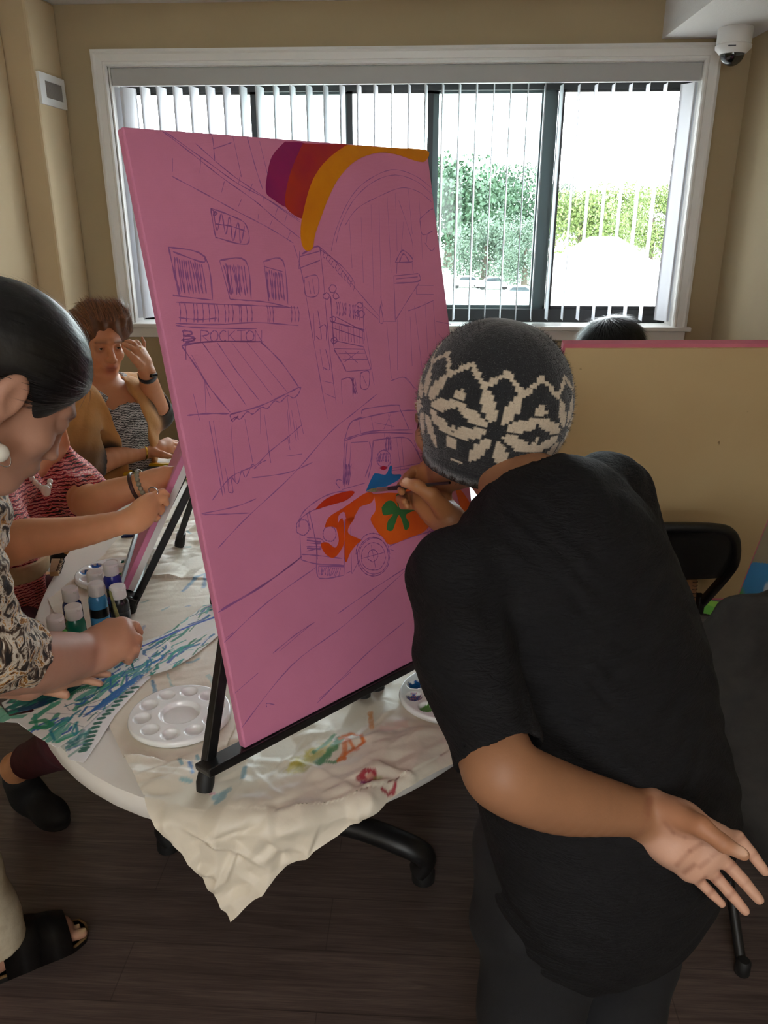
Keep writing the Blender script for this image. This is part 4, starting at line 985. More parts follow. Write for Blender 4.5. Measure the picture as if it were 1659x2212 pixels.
strokes(c2, 1.8, [(300, 1190), (500, 1000), (740, 830)], [(305, 1170), (340, 1140)], [(270, 740), (400, 600), (620, 390), (800, 190), (920, 90), (1030, 0)], [(190, 580), (300, 578), (420, 570)], [(190, 575), (350, 540), (450, 500)], [(530, 1240), (640, 1150), (730, 1095)], [(560, 1230), (720, 1100)], [(840, 1050), (1000, 940), (1170, 830)], [(380, 1600), (620, 1300), (880, 1100), (1180, 830)], [(350, 1430), (460, 1335)], [(740, 1480), (980, 1240), (1160, 1090)], [(750, 1460), (900, 1330)], [(500, 1500), (500, 1480), (540, 1488)],
        [(150, 0), (180, 130)], [(225, 130), (260, 320), (290, 490)], [(245, 130), (300, 480)], [(330, 140), (350, 420)], [(395, 120), (435, 330)], [(490, 100), (520, 330)], [(600, 80), (610, 240)], [(620, 80), (640, 230)], [(640, 130), (650, 220)], [(240, 510), (330, 400), (450, 340), (510, 280), (600, 210), (670, 150)], [(310, 400), (320, 470)], [(430, 405), (600, 380), (720, 330)], [(510, 270), (520, 330)], [(320, 470), (340, 470), (330, 400), (360, 430), (380, 370), (400, 400), (430, 340), (450, 360)], [(600, 200), (612, 270)], [(590, 300), (670, 290)], [(440, 360), (470, 330), (500, 320)], [(300, 350), (320, 440)])
pen.build('pencil_drawing', mat('violet_pencil', (152, 88, 146), .7), canvas)
def patch(name, pts, rgb, f, lift=.0009, rgb2=None):
    from mathutils.geometry import tessellate_polygon
    P = spline([A(*p, 0) for p in pts] + [A(*pts[0], 0)], 4)[:-1]
    W = [onc(*f((p[0], p[1])), lift) for p in P]
    tris = tessellate_polygon([[Vector((p[0], p[1], 0)) for p in P]])
    n = len(W); V = W + [w - cnf * (lift - .0001) for w in W]
    Fc = [tuple(t) for t in tris] + [(i, (i + 1) % n, n + (i + 1) % n, n + i) for i in range(n)]
    m = noisy(name, rgb, rgb2 or rgb, 18, .3, .5, .0012, 60)
    return MB().add(V, Fc).build(name, m, canvas)
patch('rainbow_purple_band', [(820, 122), (912, 130), (880, 190), (850, 280), (825, 390), (825, 430), (760, 390), (732, 360), (735, 290), (760, 190)], (128, 22, 92), c1, rgb2=(150, 30, 90))
patch('rainbow_red_band', [(905, 130), (1000, 134), (1118, 137), (1050, 180), (990, 240), (940, 330), (915, 420), (902, 485), (825, 430), (828, 340), (856, 240)], (160, 32, 54), c1, .0010, (178, 52, 30))
patch('rainbow_orange_band', [(1113, 137), (1300, 150), (1488, 162), (1480, 215), (1430, 210), (1340, 180), (1250, 175), (1150, 215), (1070, 300), (1020, 400), (990, 480), (962, 560), (950, 625), (920, 635), (898, 590), (900, 490), (940, 330), (990, 240), (1050, 180)], (206, 118, 10), c1, .0012, (218, 136, 16))
patch('blue_coat_paint', [(975, 467), (1010, 390), (1030, 382), (1070, 387), (1090, 347), (1100, 350), (1100, 385), (1142, 387), (1130, 412), (1080, 440), (1010, 467)], (24, 104, 168), c2)
patch('lips_paint', [(1040, 355), (1058, 346), (1078, 354), (1058, 366)], (160, 10, 50), c2)
patch('red_bonnet_paint', [(730, 556), (790, 500), (880, 468), (920, 472), (880, 510), (800, 535)], (196, 52, 26), c2)
patch('orange_wing_paint', [(778, 640), (800, 590), (870, 545), (975, 475), (1012, 484), (1000, 522), (950, 540), (930, 570), (900, 618), (882, 600), (870, 565), (842, 588), (840, 640), (810, 636)], (206, 66, 24), c2, rgb2=(222, 88, 24))
patch('orange_grille_paint', [(832, 640), (862, 595), (872, 690), (860, 740), (820, 786), (780, 765), (760, 720), (790, 712), (828, 738), (846, 700)], (204, 62, 24), c2, rgb2=(220, 84, 24))
patch('orange_strut_paint', [(878, 600), (920, 592), (892, 640), (892, 670), (930, 690), (952, 702), (930, 722), (900, 760), (880, 806), (872, 760)], (206, 64, 24), c2, rgb2=(220, 84, 24))
patch('orange_door_paint', [(1010, 482), (1080, 474), (1150, 468), (1190, 384), (1240, 372), (1262, 470), (1225, 560), (1240, 600), (1280, 622), (1250, 662), (1180, 690), (1090, 722), (1058, 690), (1036, 668), (998, 604), (1020, 562), (1020, 520)], (214, 76, 24), c2, rgb2=(228, 98, 26))
patch('green_leaf_paint', [(1050, 545), (1075, 515), (1105, 515), (1130, 545), (1118, 490), (1150, 470), (1165, 500), (1162, 550), (1210, 520), (1222, 550), (1165, 580), (1182, 620), (1176, 645), (1160, 650), (1145, 600), (1130, 582), (1115, 620), (1100, 655), (1075, 650), (1080, 610), (1105, 577), (1060, 582)], (44, 102, 56), c2, .0014, (60, 120, 66))
patch('orange_boot_paint', [(1400, 440), (1440, 475), (1478, 545), (1440, 570), (1420, 520)], (214, 76, 24), c2, rgb2=(228, 98, 26))

# ---- black aluminium table easel
easel = thing('table_easel', 'black tabletop easel holding the tall pink canvas on the front of the table', 'easel', CB + cu * .3 - A(0, 0, CB[2] - TZ - .005))
M_easel = noisy('black_anodised_metal', (14, 14, 15), (26, 26, 27), 60, .32, .1, .0003)
bk = CTH + .014
def cp(s, h, back): return CB + cu * s + cv * h - cnf * back
MB().box(cp(.315, -.007, bk / 2 - .002), (.775, .012, bk + .014), (cu, cv, cnf)).build('ledge', M_easel, easel, bevel=.003)
MB().box(cp(.315, -.006, -.007), (.775, .014, .005), (cu, cv, cnf)).build('ledge_lip', M_easel, easel, bevel=.002)
FZ = TZ + .006
footL = onz(441, 1706, FZ); apex = cp(.303, .88, bk + .004)
def foot(p, d):
    MB().tube([p - A(0, 0, .002), p + d * .012, p + d * .04], [.0125, .0145, .012], 14).build('rubber_foot', M_rubber, easel, smooth=True)
dL = unit(apex - footL)
MB().bar(footL + dL * .02, apex, .018, .018, cu).build('leg', M_easel, easel, bevel=.002); foot(footL, dL)
s_ = np.dot(footL - CB, cu); footR = footL + cu * (.303 - s_) * 2; dR = unit(apex - footR)
MB().bar(footR + dR * .02, apex, .018, .018, cu).build('leg', M_easel, easel, bevel=.002); foot(footR, dR)
fC = onz(787, 1502, FZ); MB().bar(fC + A(0, 0, .01), cp(.303, .5, bk + .012), .016, .016, cu).build('mast', M_easel, easel, bevel=.002); foot(fC, unit(cp(.303, .5, bk) - fC))
fB = onz(817, 1486, FZ); MB().bar(fB + A(0, 0, .01), cp(.32, .36, bk + .035), .014, .014, cu).build('inner_strut', M_easel, easel, bevel=.002); foot(fB, unit(cp(.32, .36, bk + .03) - fB))
fR = A(*(apex - cnf * .36)[:2], FZ); MB().bar(fR + A(0, 0, .01), apex, .018, .018, cu).build('leg', M_easel, easel, bevel=.002); foot(fR, unit(apex - fR))
MB().box(cp(.303, .90, bk), (.05, .03, .04), (cu, cv, cnf)).build('apex_joint', M_easel, easel, bevel=.004)

# ---- second small canvas seen edge-on, with its own easel
f2 = onz(281, 1322, FZ); q2 = f2 + A(.004, .01, .05)
top2 = at(408, 985, 1.80)
v2 = unit(top2 - q2); u2 = unit(np.cross(v2, A(-1, .12, .25))); u2 = u2 if u2[1] > 0 else -u2
u2 = unit(A(-.235, 1, 0)); v2 = unit(v2 - u2 * np.dot(u2, v2)); n2 = np.cross(v2, u2)
if n2[0] > 0: n2 = -n2
H2, W2 = .46, .36
can2 = thing('canvas_on_easel', 'smaller pink canvas seen edge-on with its white side, painted by the person in red', 'canvas', q2)
MB().box(q2 + v2 * H2 / 2 + u2 * W2 / 2, (W2, H2, .014), (u2, v2, n2)).build('stretched_canvas', mat('white_canvas_edge', (228, 226, 220), .7), can2)
MB().box(q2 + v2 * H2 / 2 + u2 * W2 / 2 + n2 * .0130, (W2 + .003, H2 + .003, .013), (u2, v2, n2)).build('painted_face', M_canvas, can2, bevel=.002)
e2 = thing('table_easel', 'small black tabletop easel behind the edge-on pink canvas', 'easel', f2)
b2 = q2 - n2 * .018
MB().bar(f2 + v2 * .02, f2 - n2 * .012 + v2 * .50, .016, .016, u2).build('leg', M_easel, e2, bevel=.002)
MB().bar(f2 + u2 * .34 + v2 * .02, f2 + u2 * .26 - n2 * .012 + v2 * .50, .016, .016, u2).build('leg', M_easel, e2, bevel=.002)
fb2 = onz(386, 1184, FZ); MB().bar(fb2 + A(0, 0, .02), f2 + u2 * .2 - n2 * .02 + v2 * .46, .016, .016, u2).build('leg', M_easel, e2, bevel=.002)
for p in (f2, f2 + u2 * .34, fb2): MB().tube([p, p + A(.004, 0, .014), p + A(.012, 0, .045)], [.012, .014, .012], 12).build('rubber_foot', M_rubber, e2, smooth=True)
MB().box(q2 - v2 * .012 + u2 * .17 + n2 * .004, (.40, .018, .05), (u2, v2, n2)).build('ledge', M_easel, e2, bevel=.003)

# ================================================================== RIGHT SIDE: CHAIRS, CANVAS BACK, JACKET
M_chair = noisy('black_chair_steel', (15, 15, 16), (20, 20, 21), 40, .45, .05)
M_pad = noisy('black_vinyl', (17, 17, 18), (24, 24, 25), 120, .55, .2, .0006)
def folding_chair(label, loc, rz, group='black folding chairs'):
    t = thing('folding_chair', label, 'chair', loc, rz, group)
    hw = .215
    def U(x, y, z): return A(x, y, z)
    top = [U(-hw, .30, .38), U(-hw, .10, .62), U(-hw + .004, .055, .70), U(-hw + .045, .012, .785), U(-hw + .12, .0, .81), U(hw - .12, .0, .81), U(hw - .045, .012, .785), U(hw - .004, .055, .70), U(hw, .10, .62), U(hw, .30, .38)]
    MB().tube(spline(top, 6), .0150, 12).build('back_frame', M_chair, t, smooth=True, local=True)
    for s in (-1, 1):
        MB().tube([U(s * hw, .30, .38), U(s * hw, .53, .02)], .0125, 12).build('leg', M_chair, t, smooth=True, local=True)
        MB().tube([U(s * (hw - .02), .40, .42), U(s * (hw - .02), .01, .02)], .0115, 12).build('leg', M_chair, t, smooth=True, local=True)
        MB().lathe(U(s * hw, .54, 0), [(.014, 0), (.017, .004), (.016, .035), (.013, .04)], 14).build('rubber_foot', M_rubber, t, smooth=True, local=True)
        MB().lathe(U(s * (hw - .02), .0, 0), [(.014, 0), (.017, .004), (.016, .035), (.012, .04)], 14).build('rubber_foot', M_rubber, t, smooth=True, local=True)
        MB().box(U(s * (hw - .008), .22, .47), (.02, .035, .06)).build('hinge_bracket', M_chair, t, local=True, bevel=.004)
    V = []; Fc = []; nx, nz = 14, 8
    for side in (0, 1):
        for i in range(nx + 1):
            for k in range(nz + 1):
                z = .615 + .187 * k / nz; hx_ = hw - .010 - .055 * max(0, (z - .70) / .10) ** 2.2; x = -hx_ + 2 * hx_ * i / nx; e = abs(i / nx - .5) * 2
                y = .105 - (z - .615) * .54 + .016 * (1 - e ** 2) * -1 + (.012 if side else -.012) * (1 - .4 * (abs(k / nz - .5) * 2) ** 4)
                V.append(U(x, y, z))
    m = (nx + 1) * (nz + 1); w = nz + 1
    for s in (0, 1):
        for i in range(nx):
            for k in range(nz): a = s * m + i * w + k; Fc.append((a, a + 1, a + w + 1, a + w))
    for i in range(nx):
        Fc.append((i * w, (i + 1) * w, m + (i + 1) * w, m + i * w)); Fc.append((i * w + nz, (i + 1) * w + nz, m + (i + 1) * w + nz, m + i * w + nz))
    for k in range(nz):
        Fc.append((k, k + 1, m + k + 1, m + k)); a = nx * w + k; Fc.append((a, a + 1, m + a + 1, m + a))
    MB().add(V, Fc).build('backrest', M_pad, t, smooth='y', local=True)
    MB().box(U(0, .335, .410), (.39, .39, .03)).build('seat', M_pad, t, local=True, bevel=.012)
    MB().tube([U(-hw, .44, .17), U(hw, .44, .17)], .006, 8).build('stretcher', M_chair, t, local=True)
    return t
chairA = folding_chair('black folding chair holding the large canvas turned backwards on its seat', (.662, 2.03, 0), radians(4))
chairB = folding_chair('black folding chair at the right edge with a dark jacket over its back', (.925, 1.365, 0), radians(2))
# large canvas, back to the camera, standing on the seat of the chair
BR = A(1.014, 2.379, .428); yb = radians(4.04); tb_ = radians(-18.3)
ub = A(cos(yb), sin(yb), 0); nb = A(-sin(yb), cos(yb), 0); vb = A(0, 0, 1) * cos(tb_) + nb * sin(tb_); nbk = unit(np.cross(ub, vb))
WB, HB = .698, .912
ob = BR - ub * WB
can3 = thing('turned_canvas', 'large canvas turned to show its tan back and pink edges, leaning on a chair', 'canvas', BR - ub * WB / 2)
MB().box(ob + ub * WB / 2 + vb * HB / 2 - nbk * .012, (WB, HB, .020), (ub, vb, nbk)).build('pink_edge_panel', noisy('pink_canvas_edge', (206, 110, 132), (216, 124, 140), 10, .6, .1), can3)
M_back = mat('raw_canvas_back', None, .8); _t = NT(M_back); _v = _t.coord()
_c = _t.ramp(_t.noise(_v, 2.2, 3), [(.3, lin((200, 170, 124))), (.7, lin((212, 184, 138)))])
_sp = _t.ramp(_t.noise(_v, 30, 2), [(.21, lin((140, 120, 92))), (.25, (1, 1, 1))]); _t.base(_t.mix(.7, _c, _sp, 'MULTIPLY')); _t.bump(_t.noise(_v, 350, 2), .15, .0005)
MB().box(ob + ub * WB / 2 + vb * HB / 2 + nbk * .0, (WB - .012, HB - .022, .005), (ub, vb, nbk)).build('canvas_back', M_back, can3)
# brown spiral notebook standing on the same seat
nbx = thing('spiral_notebook', 'brown spiral notebook standing on the chair seat under the backrest', 'notebook', (.62, 2.262, .427))
n0 = onz(1502, 1334, .430); n1 = n0 - ub * .20; up_ = unit(A(0.02, .30, 1))
P = [n1, n0, n0 + up_ * .16 + ub * .0, n1 + up_ * .16]
MB().prism([p + A(0, .004, 0) for p in P], (0, .010, 0)).build('cover', noisy('brown_card', (128, 88, 56), (142, 100, 64), 30, .7, .1), nbx)
cg = MB()
for k in range(14):
    p = P[1] + (P[2] - P[1]) * (k + .5) / 14 + A(-.006, .009, 0); cg.tube([p + A(.009 * cos(a), .009 * sin(a), 0) for a in np.linspace(0, 2 * pi, 11)], .0011, 5)
cg.build('wire_binding', M_blackmetal, nbx)
lf = MB().ball(n0 - ub * .035 + up_ * .03 + A(0, .001, 0), (.007, .003, .013), 10, 8); lf.build('leaf_print', mat('dark_green_print', (62, 78, 40), .7), nbx)
# painted drop sheet on the floor by the right wall
dpx = [(1420, 1300), (1500, 1322), (1680, 1330), (1720, 1225), (1632, 1218), (1570, 1235), (1440, 1270)]
XF = XR - .03
def fl_(x, y):
    p = onz(x, y, .004)
    if p[0] <= XF: return p[:2]
    q_ = onx(x, y, XF); return A(XF + q_[2], q_[1])
dpx = [(1420, 1296), (1500, 1322), (1600, 1330), (1700, 1320), (1720, 1225), (1632, 1216), (1590, 1236), (1480, 1285)]
P = np.array([fl_(x, y) for x, y in dpx])
stx = .005; lo, hi = P.min(0), P.max(0); GX, GY = np.meshgrid(np.arange(lo[0], hi[0], stx), np.arange(lo[1], hi[1], stx), indexing='ij')
ins = inpoly(GX, GY, [tuple(p) for p in P]); X, Y = GX[ins], GY[ins]; idx = np.full(GX.shape, -1); idx[ins] = np.arange(len(X))
edge_y = fl_(1628, 1262)[1]
tt = np.clip(((X - XF - .10) * 3 + (onx(1634, 1250, XF)[1] - Y) * 2.6 + .25 * (vnoise(X, Y, 6, 2) - .5)) * 5 + .5, 0, 1)[:, None]
C = np.array(lin((134, 190, 60))) * (1 - tt) + np.array(lin((70, 150, 204))) * tt
wh = np.clip((vnoise(X, Y, 9, 31) - .62) * 9, 0, 1)[:, None] * (tt > .3); C = C * (1 - wh) + np.array(lin((226, 232, 236))) * wh
dk = np.clip((vnoise(X, Y, 14, 33) - .6) * 6, 0, .6)[:, None]; C = C * (1 - dk) + np.array(lin((70, 150, 50))) * dk * (1 - tt) + C * dk * tt
qd = np.stack([idx[:-1, :-1], idx[1:, :-1], idx[1:, 1:], idx[:-1, 1:]], -1).reshape(-1, 4); qd = qd[(qd >= 0).all(1)]
ds = link_mesh('painted_sheet', np.stack([np.minimum(X, XF - .004) - .006 * vnoise(X, Y, 8, 9), Y, .004 + .008 * vnoise(X, Y, 8, 4) + np.maximum(X - XF, 0)], 1), qd, M_sheet, None, smooth=True, colors=C)
tag(ds, 'bright green and blue painted sheet on the floor, curling up against the right wall', 'painted sheet')
# ================================================================== PEOPLE
M_skin = attr_mat('skin', .48, .25, 260, .0007, .10, 30, spec=.35)
M_hair_b = attr_mat('black_hair', .38, .5, 60, .002, .35, 60, spec=.5)
M_hair_br = attr_mat('brown_hair', .45, .4, 60, .002, .35, 70, spec=.4)
M_eye_w = mat('eye_white', (176, 160, 150), .2); M_iris = mat('dark_iris', (44, 26, 16), .1)
M_gold = mat('gold', (206, 160, 66), .25, 1.0); M_silver = mat('silver', (206, 206, 210), .25, 1.0); M_pearl = mat('pearl', (236, 230, 218), .2)
def P3(p): return at(*p)
def hframe(f, up=(0, 0, 1)):
    f = unit(f); l = unit(np.cross(up, f)); u = np.cross(f, l); return f, l, u
def head_prims(c, f, skin, s=1.0, lip=None, brow=(40, 26, 18), up=(0, 0, 1), socket=None, nose=1.0):
    f, l, u = hframe(f, up); ax = (l, f, u); lip = lip or [v * .75 for v in skin]
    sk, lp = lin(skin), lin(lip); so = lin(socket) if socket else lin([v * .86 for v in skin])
    q = lambda a, b, d: c + (l * a + f * b + u * d) * s
    R = lambda *r: tuple(v * s for v in r)
    P = [ell(q(0, -.012, .03), R(.074, .096, .086), ax, .01, sk), ell(q(0, .03, -.042), R(.056, .060, .074), ax, .03, sk),
         cap(q(-.05, .0, -.065), q(0, .06, -.098), .022 * s, .02 * s, .025, sk), cap(q(.05, .0, -.065), q(0, .06, -.098), .022 * s, .02 * s, .025, sk),
         ell(q(0, .066, -.100), R(.020, .016, .015), ax, .02, sk)]
    for g in (-1, 1):
        P += [ell(q(g * .040, .060, -.030), R(.020, .018, .018), ax, .02, sk), cap(q(g * .010, .086, .020), q(g * .042, .070, .020), .010 * s, .008 * s, .012, sk)]
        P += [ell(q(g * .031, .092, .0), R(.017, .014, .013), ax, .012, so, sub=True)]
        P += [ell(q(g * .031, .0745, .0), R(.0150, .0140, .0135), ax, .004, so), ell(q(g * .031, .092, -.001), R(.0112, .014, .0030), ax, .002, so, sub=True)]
        P += [cap(q(g * .015, .0925, .0215), q(g * .046, .077, .0200), .0028 * s, .0018 * s, .003, lin(brow))]
        P += [ell(q(g * .0815, -.012, -.006), R(.0095, .020, .033), ax, .005, sk), ell(q(g * .0915, -.006, -.004), R(.0075, .011, .019), ax, .005, sk, sub=True), cap(q(g * .081, -.010, -.034), q(g * .080, -.006, -.040), .0075 * s, .0062 * s, .006, sk)]
        P += [ell(q(g * .012, .098, -.040), R(.009, .010, .008), ax, .008, sk)]
    P += [cap(q(0, .086, .006), q(0, .090 + .022 * nose, -.034), .0085 * s, .0108 * s, .012, sk), ell(q(0, .088 + .018 * nose, -.040), R(.012, .010, .008), ax, .008, sk)]
    P += [ell(q(0, .082, -.068), R(.026, .014, .014), ax, .014, sk), ell(q(0, .0945, -.0655), R(.0175, .0060, .0042), ax, .004, lp), ell(q(0, .0925, -.0745), R(.0155, .0065, .0050), ax, .004, lp), cap(q(-.02, .098, -.0700), q(.02, .098, -.0700), .0016 * s, .0016 * s, .003, lp, sub=True)]
    eyes = [q(g * .031, .0738, -.0005) for g in (-1, 1)]
    return P, eyes, (f, l, u), q
def eyes_obj(eyes, fr, parent, s=1.0, look=None):
    f, l, u = fr; d = unit(look) if look is not None else f
    for e in eyes:
        eo = MB().ball(e, .0118 * s, 18, 12).build('eye', M_eye_w, parent, smooth='y')
        MB().ball(e + d * .0082 * s, (.0064 * s, .0064 * s, .0042 * s), 14, 8, ax=frame(d)).build('iris', M_iris, eo, smooth='y')
def hand_prims(wr, mcps, fingers, thumb, skin, r=.0082, palm=None, wr_w=None, rp=.0115, k=.010, nail=None):
    """wr: wrist point; mcps: 4 knuckle points; fingers: 4 lists of 3 points beyond the knuckle; thumb: 4 points from the palm base"""
    sk = lin(skin); out = []
    ww = wr_w if wr_w is not None else [wr] * 4
    for i, m in enumerate(mcps): out.append(cap(ww[i], m, rp * 1.08, rp, k * 1.6, lin(palm) if palm else sk))
    for i in range(3): out.append(cap((mcps[i] + ww[i]) / 2, (mcps[i + 1] + ww[i + 1]) / 2, rp, rp, k * 1.6, lin(palm) if palm else sk))
    sc = (1.0, 1.04, .98, .86)
    for i, fg in enumerate(fingers):
        pts = [mcps[i]] + list(fg); rs = [r * 1.12 * sc[i], r * 1.0 * sc[i], r * .93 * sc[i], r * .76 * sc[i]]
        for a in range(3): out.append(cap(pts[a], pts[a + 1], rs[a], rs[a + 1], .004 if a == 0 else .0012, lin(palm) if palm else sk))
    rs = [r * 1.9, r * 1.55, r * 1.2, r * .9]
    for a in range(3): out.append(cap(thumb[a], thumb[a + 1], rs[a], rs[a + 1], .008 if a == 0 else .005, lin(palm) if (palm and a == 0) else sk))
    if nail: out.append(ell(nail[0], (.0052, .0068, .0020), nail[1], .002, lin([min(255, v * 1.18 + 22) for v in skin])))
    return out
def shoe_prims(heel, toe, col, sole=(20, 20, 20), h=.06, w=.038):
    d = unit(A(*(toe - heel)[:2], 0)); s = A(-d[1], d[0], 0); L = np.linalg.norm((toe - heel)[:2]); z = A(0, 0, 1); ax = (d, s, z); b = A(heel[0], heel[1], 0)
    return [ell(b + d * L * .70 + z * .034, (L * .32, w * 1.12, .034), ax, .02, lin(col)), ell(b + d * .045 + z * .045, (.055, w * .9, .048), ax, .02, lin(col)), cap(b + d * .06 + z * .05, b + d * L * .62 + z * .04, w * .92, w * .8, .03, lin(col)),
            ell(b + d * L * .66 + z * .011, (L * .36, w * 1.12, .012), ax, .01, lin(sole)), ell(b + d * L * .24 + z * .011, (L * .27, w * .92, .012), ax, .02, lin(sole))]

# ------------------------------------------------------------------ the painter in the knitted hat, seen from behind
SKA, PALM = (158, 112, 82), (206, 160, 136)
hipL, hipR = at(1195, 1850, 1.09), at(1365, 1850, 1.23)
painter = thing('person', 'person in a black top and patterned knit hat, bending to paint the tall pink canvas', 'person', A((hipL[0] + hipR[0]) / 2, (hipL[1] + hipR[1]) / 2, 0))
fA = unit(A(-.72, .66, -.12)); fB_ = unit(A(-.73, .68, 0))
hcA = at(1020, 900, 1.235)
HP, eyesA, frA, qA = head_prims(hcA, fA, SKA, 1.0)
T0, T1, T2, T3 = at(1322, 1800, 1.13), at(1288, 1560, 1.12), at(1216, 1310, 1.11), at(1178, 1165, 1.13)
LS, RS = at(985, 1245, 1.005), at(1306, 1082, 1.25)
nbA = at(1150, 1085, 1.14)
sk = lin(SKA)
bodyA = list(HP)
bodyA += [cap(qA(0, -.03, -.05), nbA, .054, .060, .03, sk), ecap(T3, T2, .10, .13, fB_, .68, .03, sk), ecap(T2, T1, .13, .15, fB_, .68, .03, sk), ecap(T1, T0, .15, .15, fB_, .68, .03, sk), cap(nbA, T3, .06, .09, .03, sk),
          cap(T3, LS + (T3 - LS) * .1, .05, .036, .03, sk), cap(T3, RS + (T3 - RS) * .1, .05, .036, .03, sk)]
elL = at(1098, 1676, .852); slM = at(1003, 1420, .935)
f1_, f2_, wL = at(1205, 1722, .888), at(1325, 1746, .932), at(1390, 1758, .955)
bodyA += limb([LS, slM, at(1066,1620,.868), elL, f1_, f2_, wL], [.036, .038, .0405, .0405, .0390, .0305, .0250], sk)
# left hand, palm open towards the back
Hd = .945
m4 = [at(1556, 1806, .93), at(1543, 1842, .934), at(1519, 1864, .938), at(1488, 1880, .945)]
ww4 = [at(1412, 1734, .952), at(1402, 1752, .956), at(1394, 1772, .956), at(1392, 1790, .955)]
fg4 = [[at(1594, 1808, .93), at(1622, 1842, .928), at(1652, 1882, .925)], [at(1577, 1872, .93), at(1606, 1903, .926), at(1639, 1943, .92)],
       [at(1549, 1897, .934), at(1577, 1929, .93), at(1609, 1967, .925)], [at(1513, 1906, .943), at(1535, 1928, .94), at(1559, 1952, .937)]]
th4 = [at(1440, 1752, .935), at(1512, 1784, .906), at(1562, 1822, .893), at(1606, 1846, .889)]
hp = hand_prims(wL, m4, fg4, th4, PALM, .0077, None, ww4, .0135, .012)
for p_ in hp[-3:]: p_['col'] = lin((176, 122, 90))
bodyA += hp
bodyA += [ell(at(1462, 1765, .936), (.027, .020, .017), frame(ray(1462, 1765))[::1], .012, lin(PALM)), ell(at(1450, 1830, .944), (.026, .022, .013), None, .012, lin(PALM))]
bodyA.append(ell(at(1600, 1838, .8835), (.0085, .0060, .0020), (unit(th4[3] - th4[2]), unit(np.cross(th4[3] - th4[2], ray(1600, 1838))), unit(ray(1600, 1838))), .0015, lin((216, 176, 150))))
# palm lines and finger joints
crs = lin((138, 86, 66)); vd = ray(1500, 1830)
for pts in ([(1437, 1777), (1455, 1798), (1480, 1808), (1522, 1812)], [(1462, 1868), (1490, 1838), (1515, 1822), (1535, 1824)], [(1510, 1768), (1520, 1795), (1524, 1808)], [(1495, 1760), (1502, 1782)], [(1408, 1722), (1400, 1760), (1383, 1800)], [(1400, 1722), (1392, 1755), (1380, 1785)], [(1500, 1868), (1478, 1885)], [(1530, 1858), (1512, 1872)], [(1556, 1838), (1538, 1850)]):
    Q_ = [at(x, y, .93) for x, y in pts]
    bodyA += [paint(a, b, .0042, vd, crs) for a, b in zip(Q_[:-1], Q_[1:])]
for c_, d_ in (((1513, 1906), (1559, 1952)), ((1551, 1895), (1612, 1964)), ((1575, 1875), (1637, 1946)), ((1598, 1815), (1652, 1882))):
    v_ = A(c_[0] - d_[0], c_[1] - d_[1]); v_ = A(-v_[1], v_[0]) / hypot(*v_) * 16
    for t_ in (0, .5):
        m_ = A(*c_) * (1 - t_) + A(*d_) * t_; bodyA.append(paint(at(m_[0] - v_[0], m_[1] - v_[1], .93), at(m_[0] + v_[0], m_[1] + v_[1], .93), .0036, vd, crs))
# right arm and hand holding the brush
elR = at(1165, 1330, 1.375); wR = at(975, 1126, 1.305)
bodyA += limb([RS, elR, (elR + wR) / 2, wR], [.040, .038, .036, .0255], sk)
tipB = onc(791, 1060, .003)
gB = at(885, 1051, 1.306)
mR = [at(921, 1012, 1.335), at(912, 1040, 1.345), at(908, 1070, 1.345), at(912, 1092, 1.335)]
wwR = [at(968, 1105, 1.315), at(966, 1115, 1.32), at(966, 1125, 1.32), at(968, 1136, 1.315)]
fgR = [[at(895, 1016, 1.345), at(880, 1030, 1.325), at(872, 1045, 1.303)], [at(884, 1040, 1.365), at(867, 1050, 1.345), at(868, 1062, 1.318)],
       [at(880, 1072, 1.365), at(864, 1078, 1.345), at(874, 1084, 1.318)], [at(886, 1092, 1.355), at(870, 1092, 1.335), at(880, 1094, 1.318)]]
thR = [at(958, 1100, 1.292), at(930, 1068, 1.275), at(899, 1049, 1.270), at(872, 1042, 1.278)]
bodyA += hand_prims(wR, mR, fgR, thR, (172, 116, 74), .0084, None, wwR, .0135, .012)
bodyA.append(ell(at(878, 1039, 1.2685), (.0080, .0062, .0022), (unit(thR[3] - thR[2]), unit(np.cross(thR[3] - thR[2], ray(878, 1040))), unit(ray(878, 1040))), .0015, lin((220, 176, 150))))
sdf_obj('body', bodyA, .0025, M_skin, painter, lin(SKA), 1, soft=.003)
# black crinkled top
M_top = mat('black_crinkle_fabric', None, .8, spec=.25); _t = NT(M_top)
_v = _t.coord((26, 26, 120), (.25, .35, .5)); _n1 = _t.noise(_v, 1.6, 4, .55, 1.5)
_v2 = _t.coord((1, 1, 1)); _t.base(_t.ramp(_t.noise(_v2, 300, 2), [(.3, lin((15, 15, 17))), (.7, lin((22, 21, 24)))]))
_t.bump(_n1, .9, .0035)
BK = (1, 1, 1)
hemC = at(1081, 1632, .868); axS = unit(hemC - slM)
sleeve = [cap(LS, slM, .059, .056, .01), cap(slM, hemC, .056, .0500, .02), cap(hemC, hemC + axS * .05, .0500, .0500, .01), obox(hemC + axS * .058, (.09, .09, .058), frame(axS), .002, .003, None, True), cap(hemC - axS * .008, hemC + axS * .08, .0455, .0455, .004, None, True)]
top = [ecap(T0, T1, .212, .196, fB_, .70, .03), ecap(T1, T2, .196, .178, fB_, .70, .04), ecap(T2, T3, .178, .115, fB_, .72, .05),
       cap(T3, LS, .080, .056, .05), cap(T3, RS, .090, .060, .07), cap(RS, at(1372, 1320, 1.21), .058, .075, .06), cap(T3, nbA, .085, .066, .03),
       ecap(T0 + A(0, 0, 0), T0 + A(-.02, .01, -.05), .213, .185, fB_, .70, .03),
       cap(RS, elR, .056, .050, .04), grp(sleeve, .022)]
f0, l0, u0 = hframe(fA)
top.append(cap(nbA + unit(qA(0, -.03, -.05) - nbA) * .012, qA(0, -.03, -.05), .085, .085, .006, None, True))
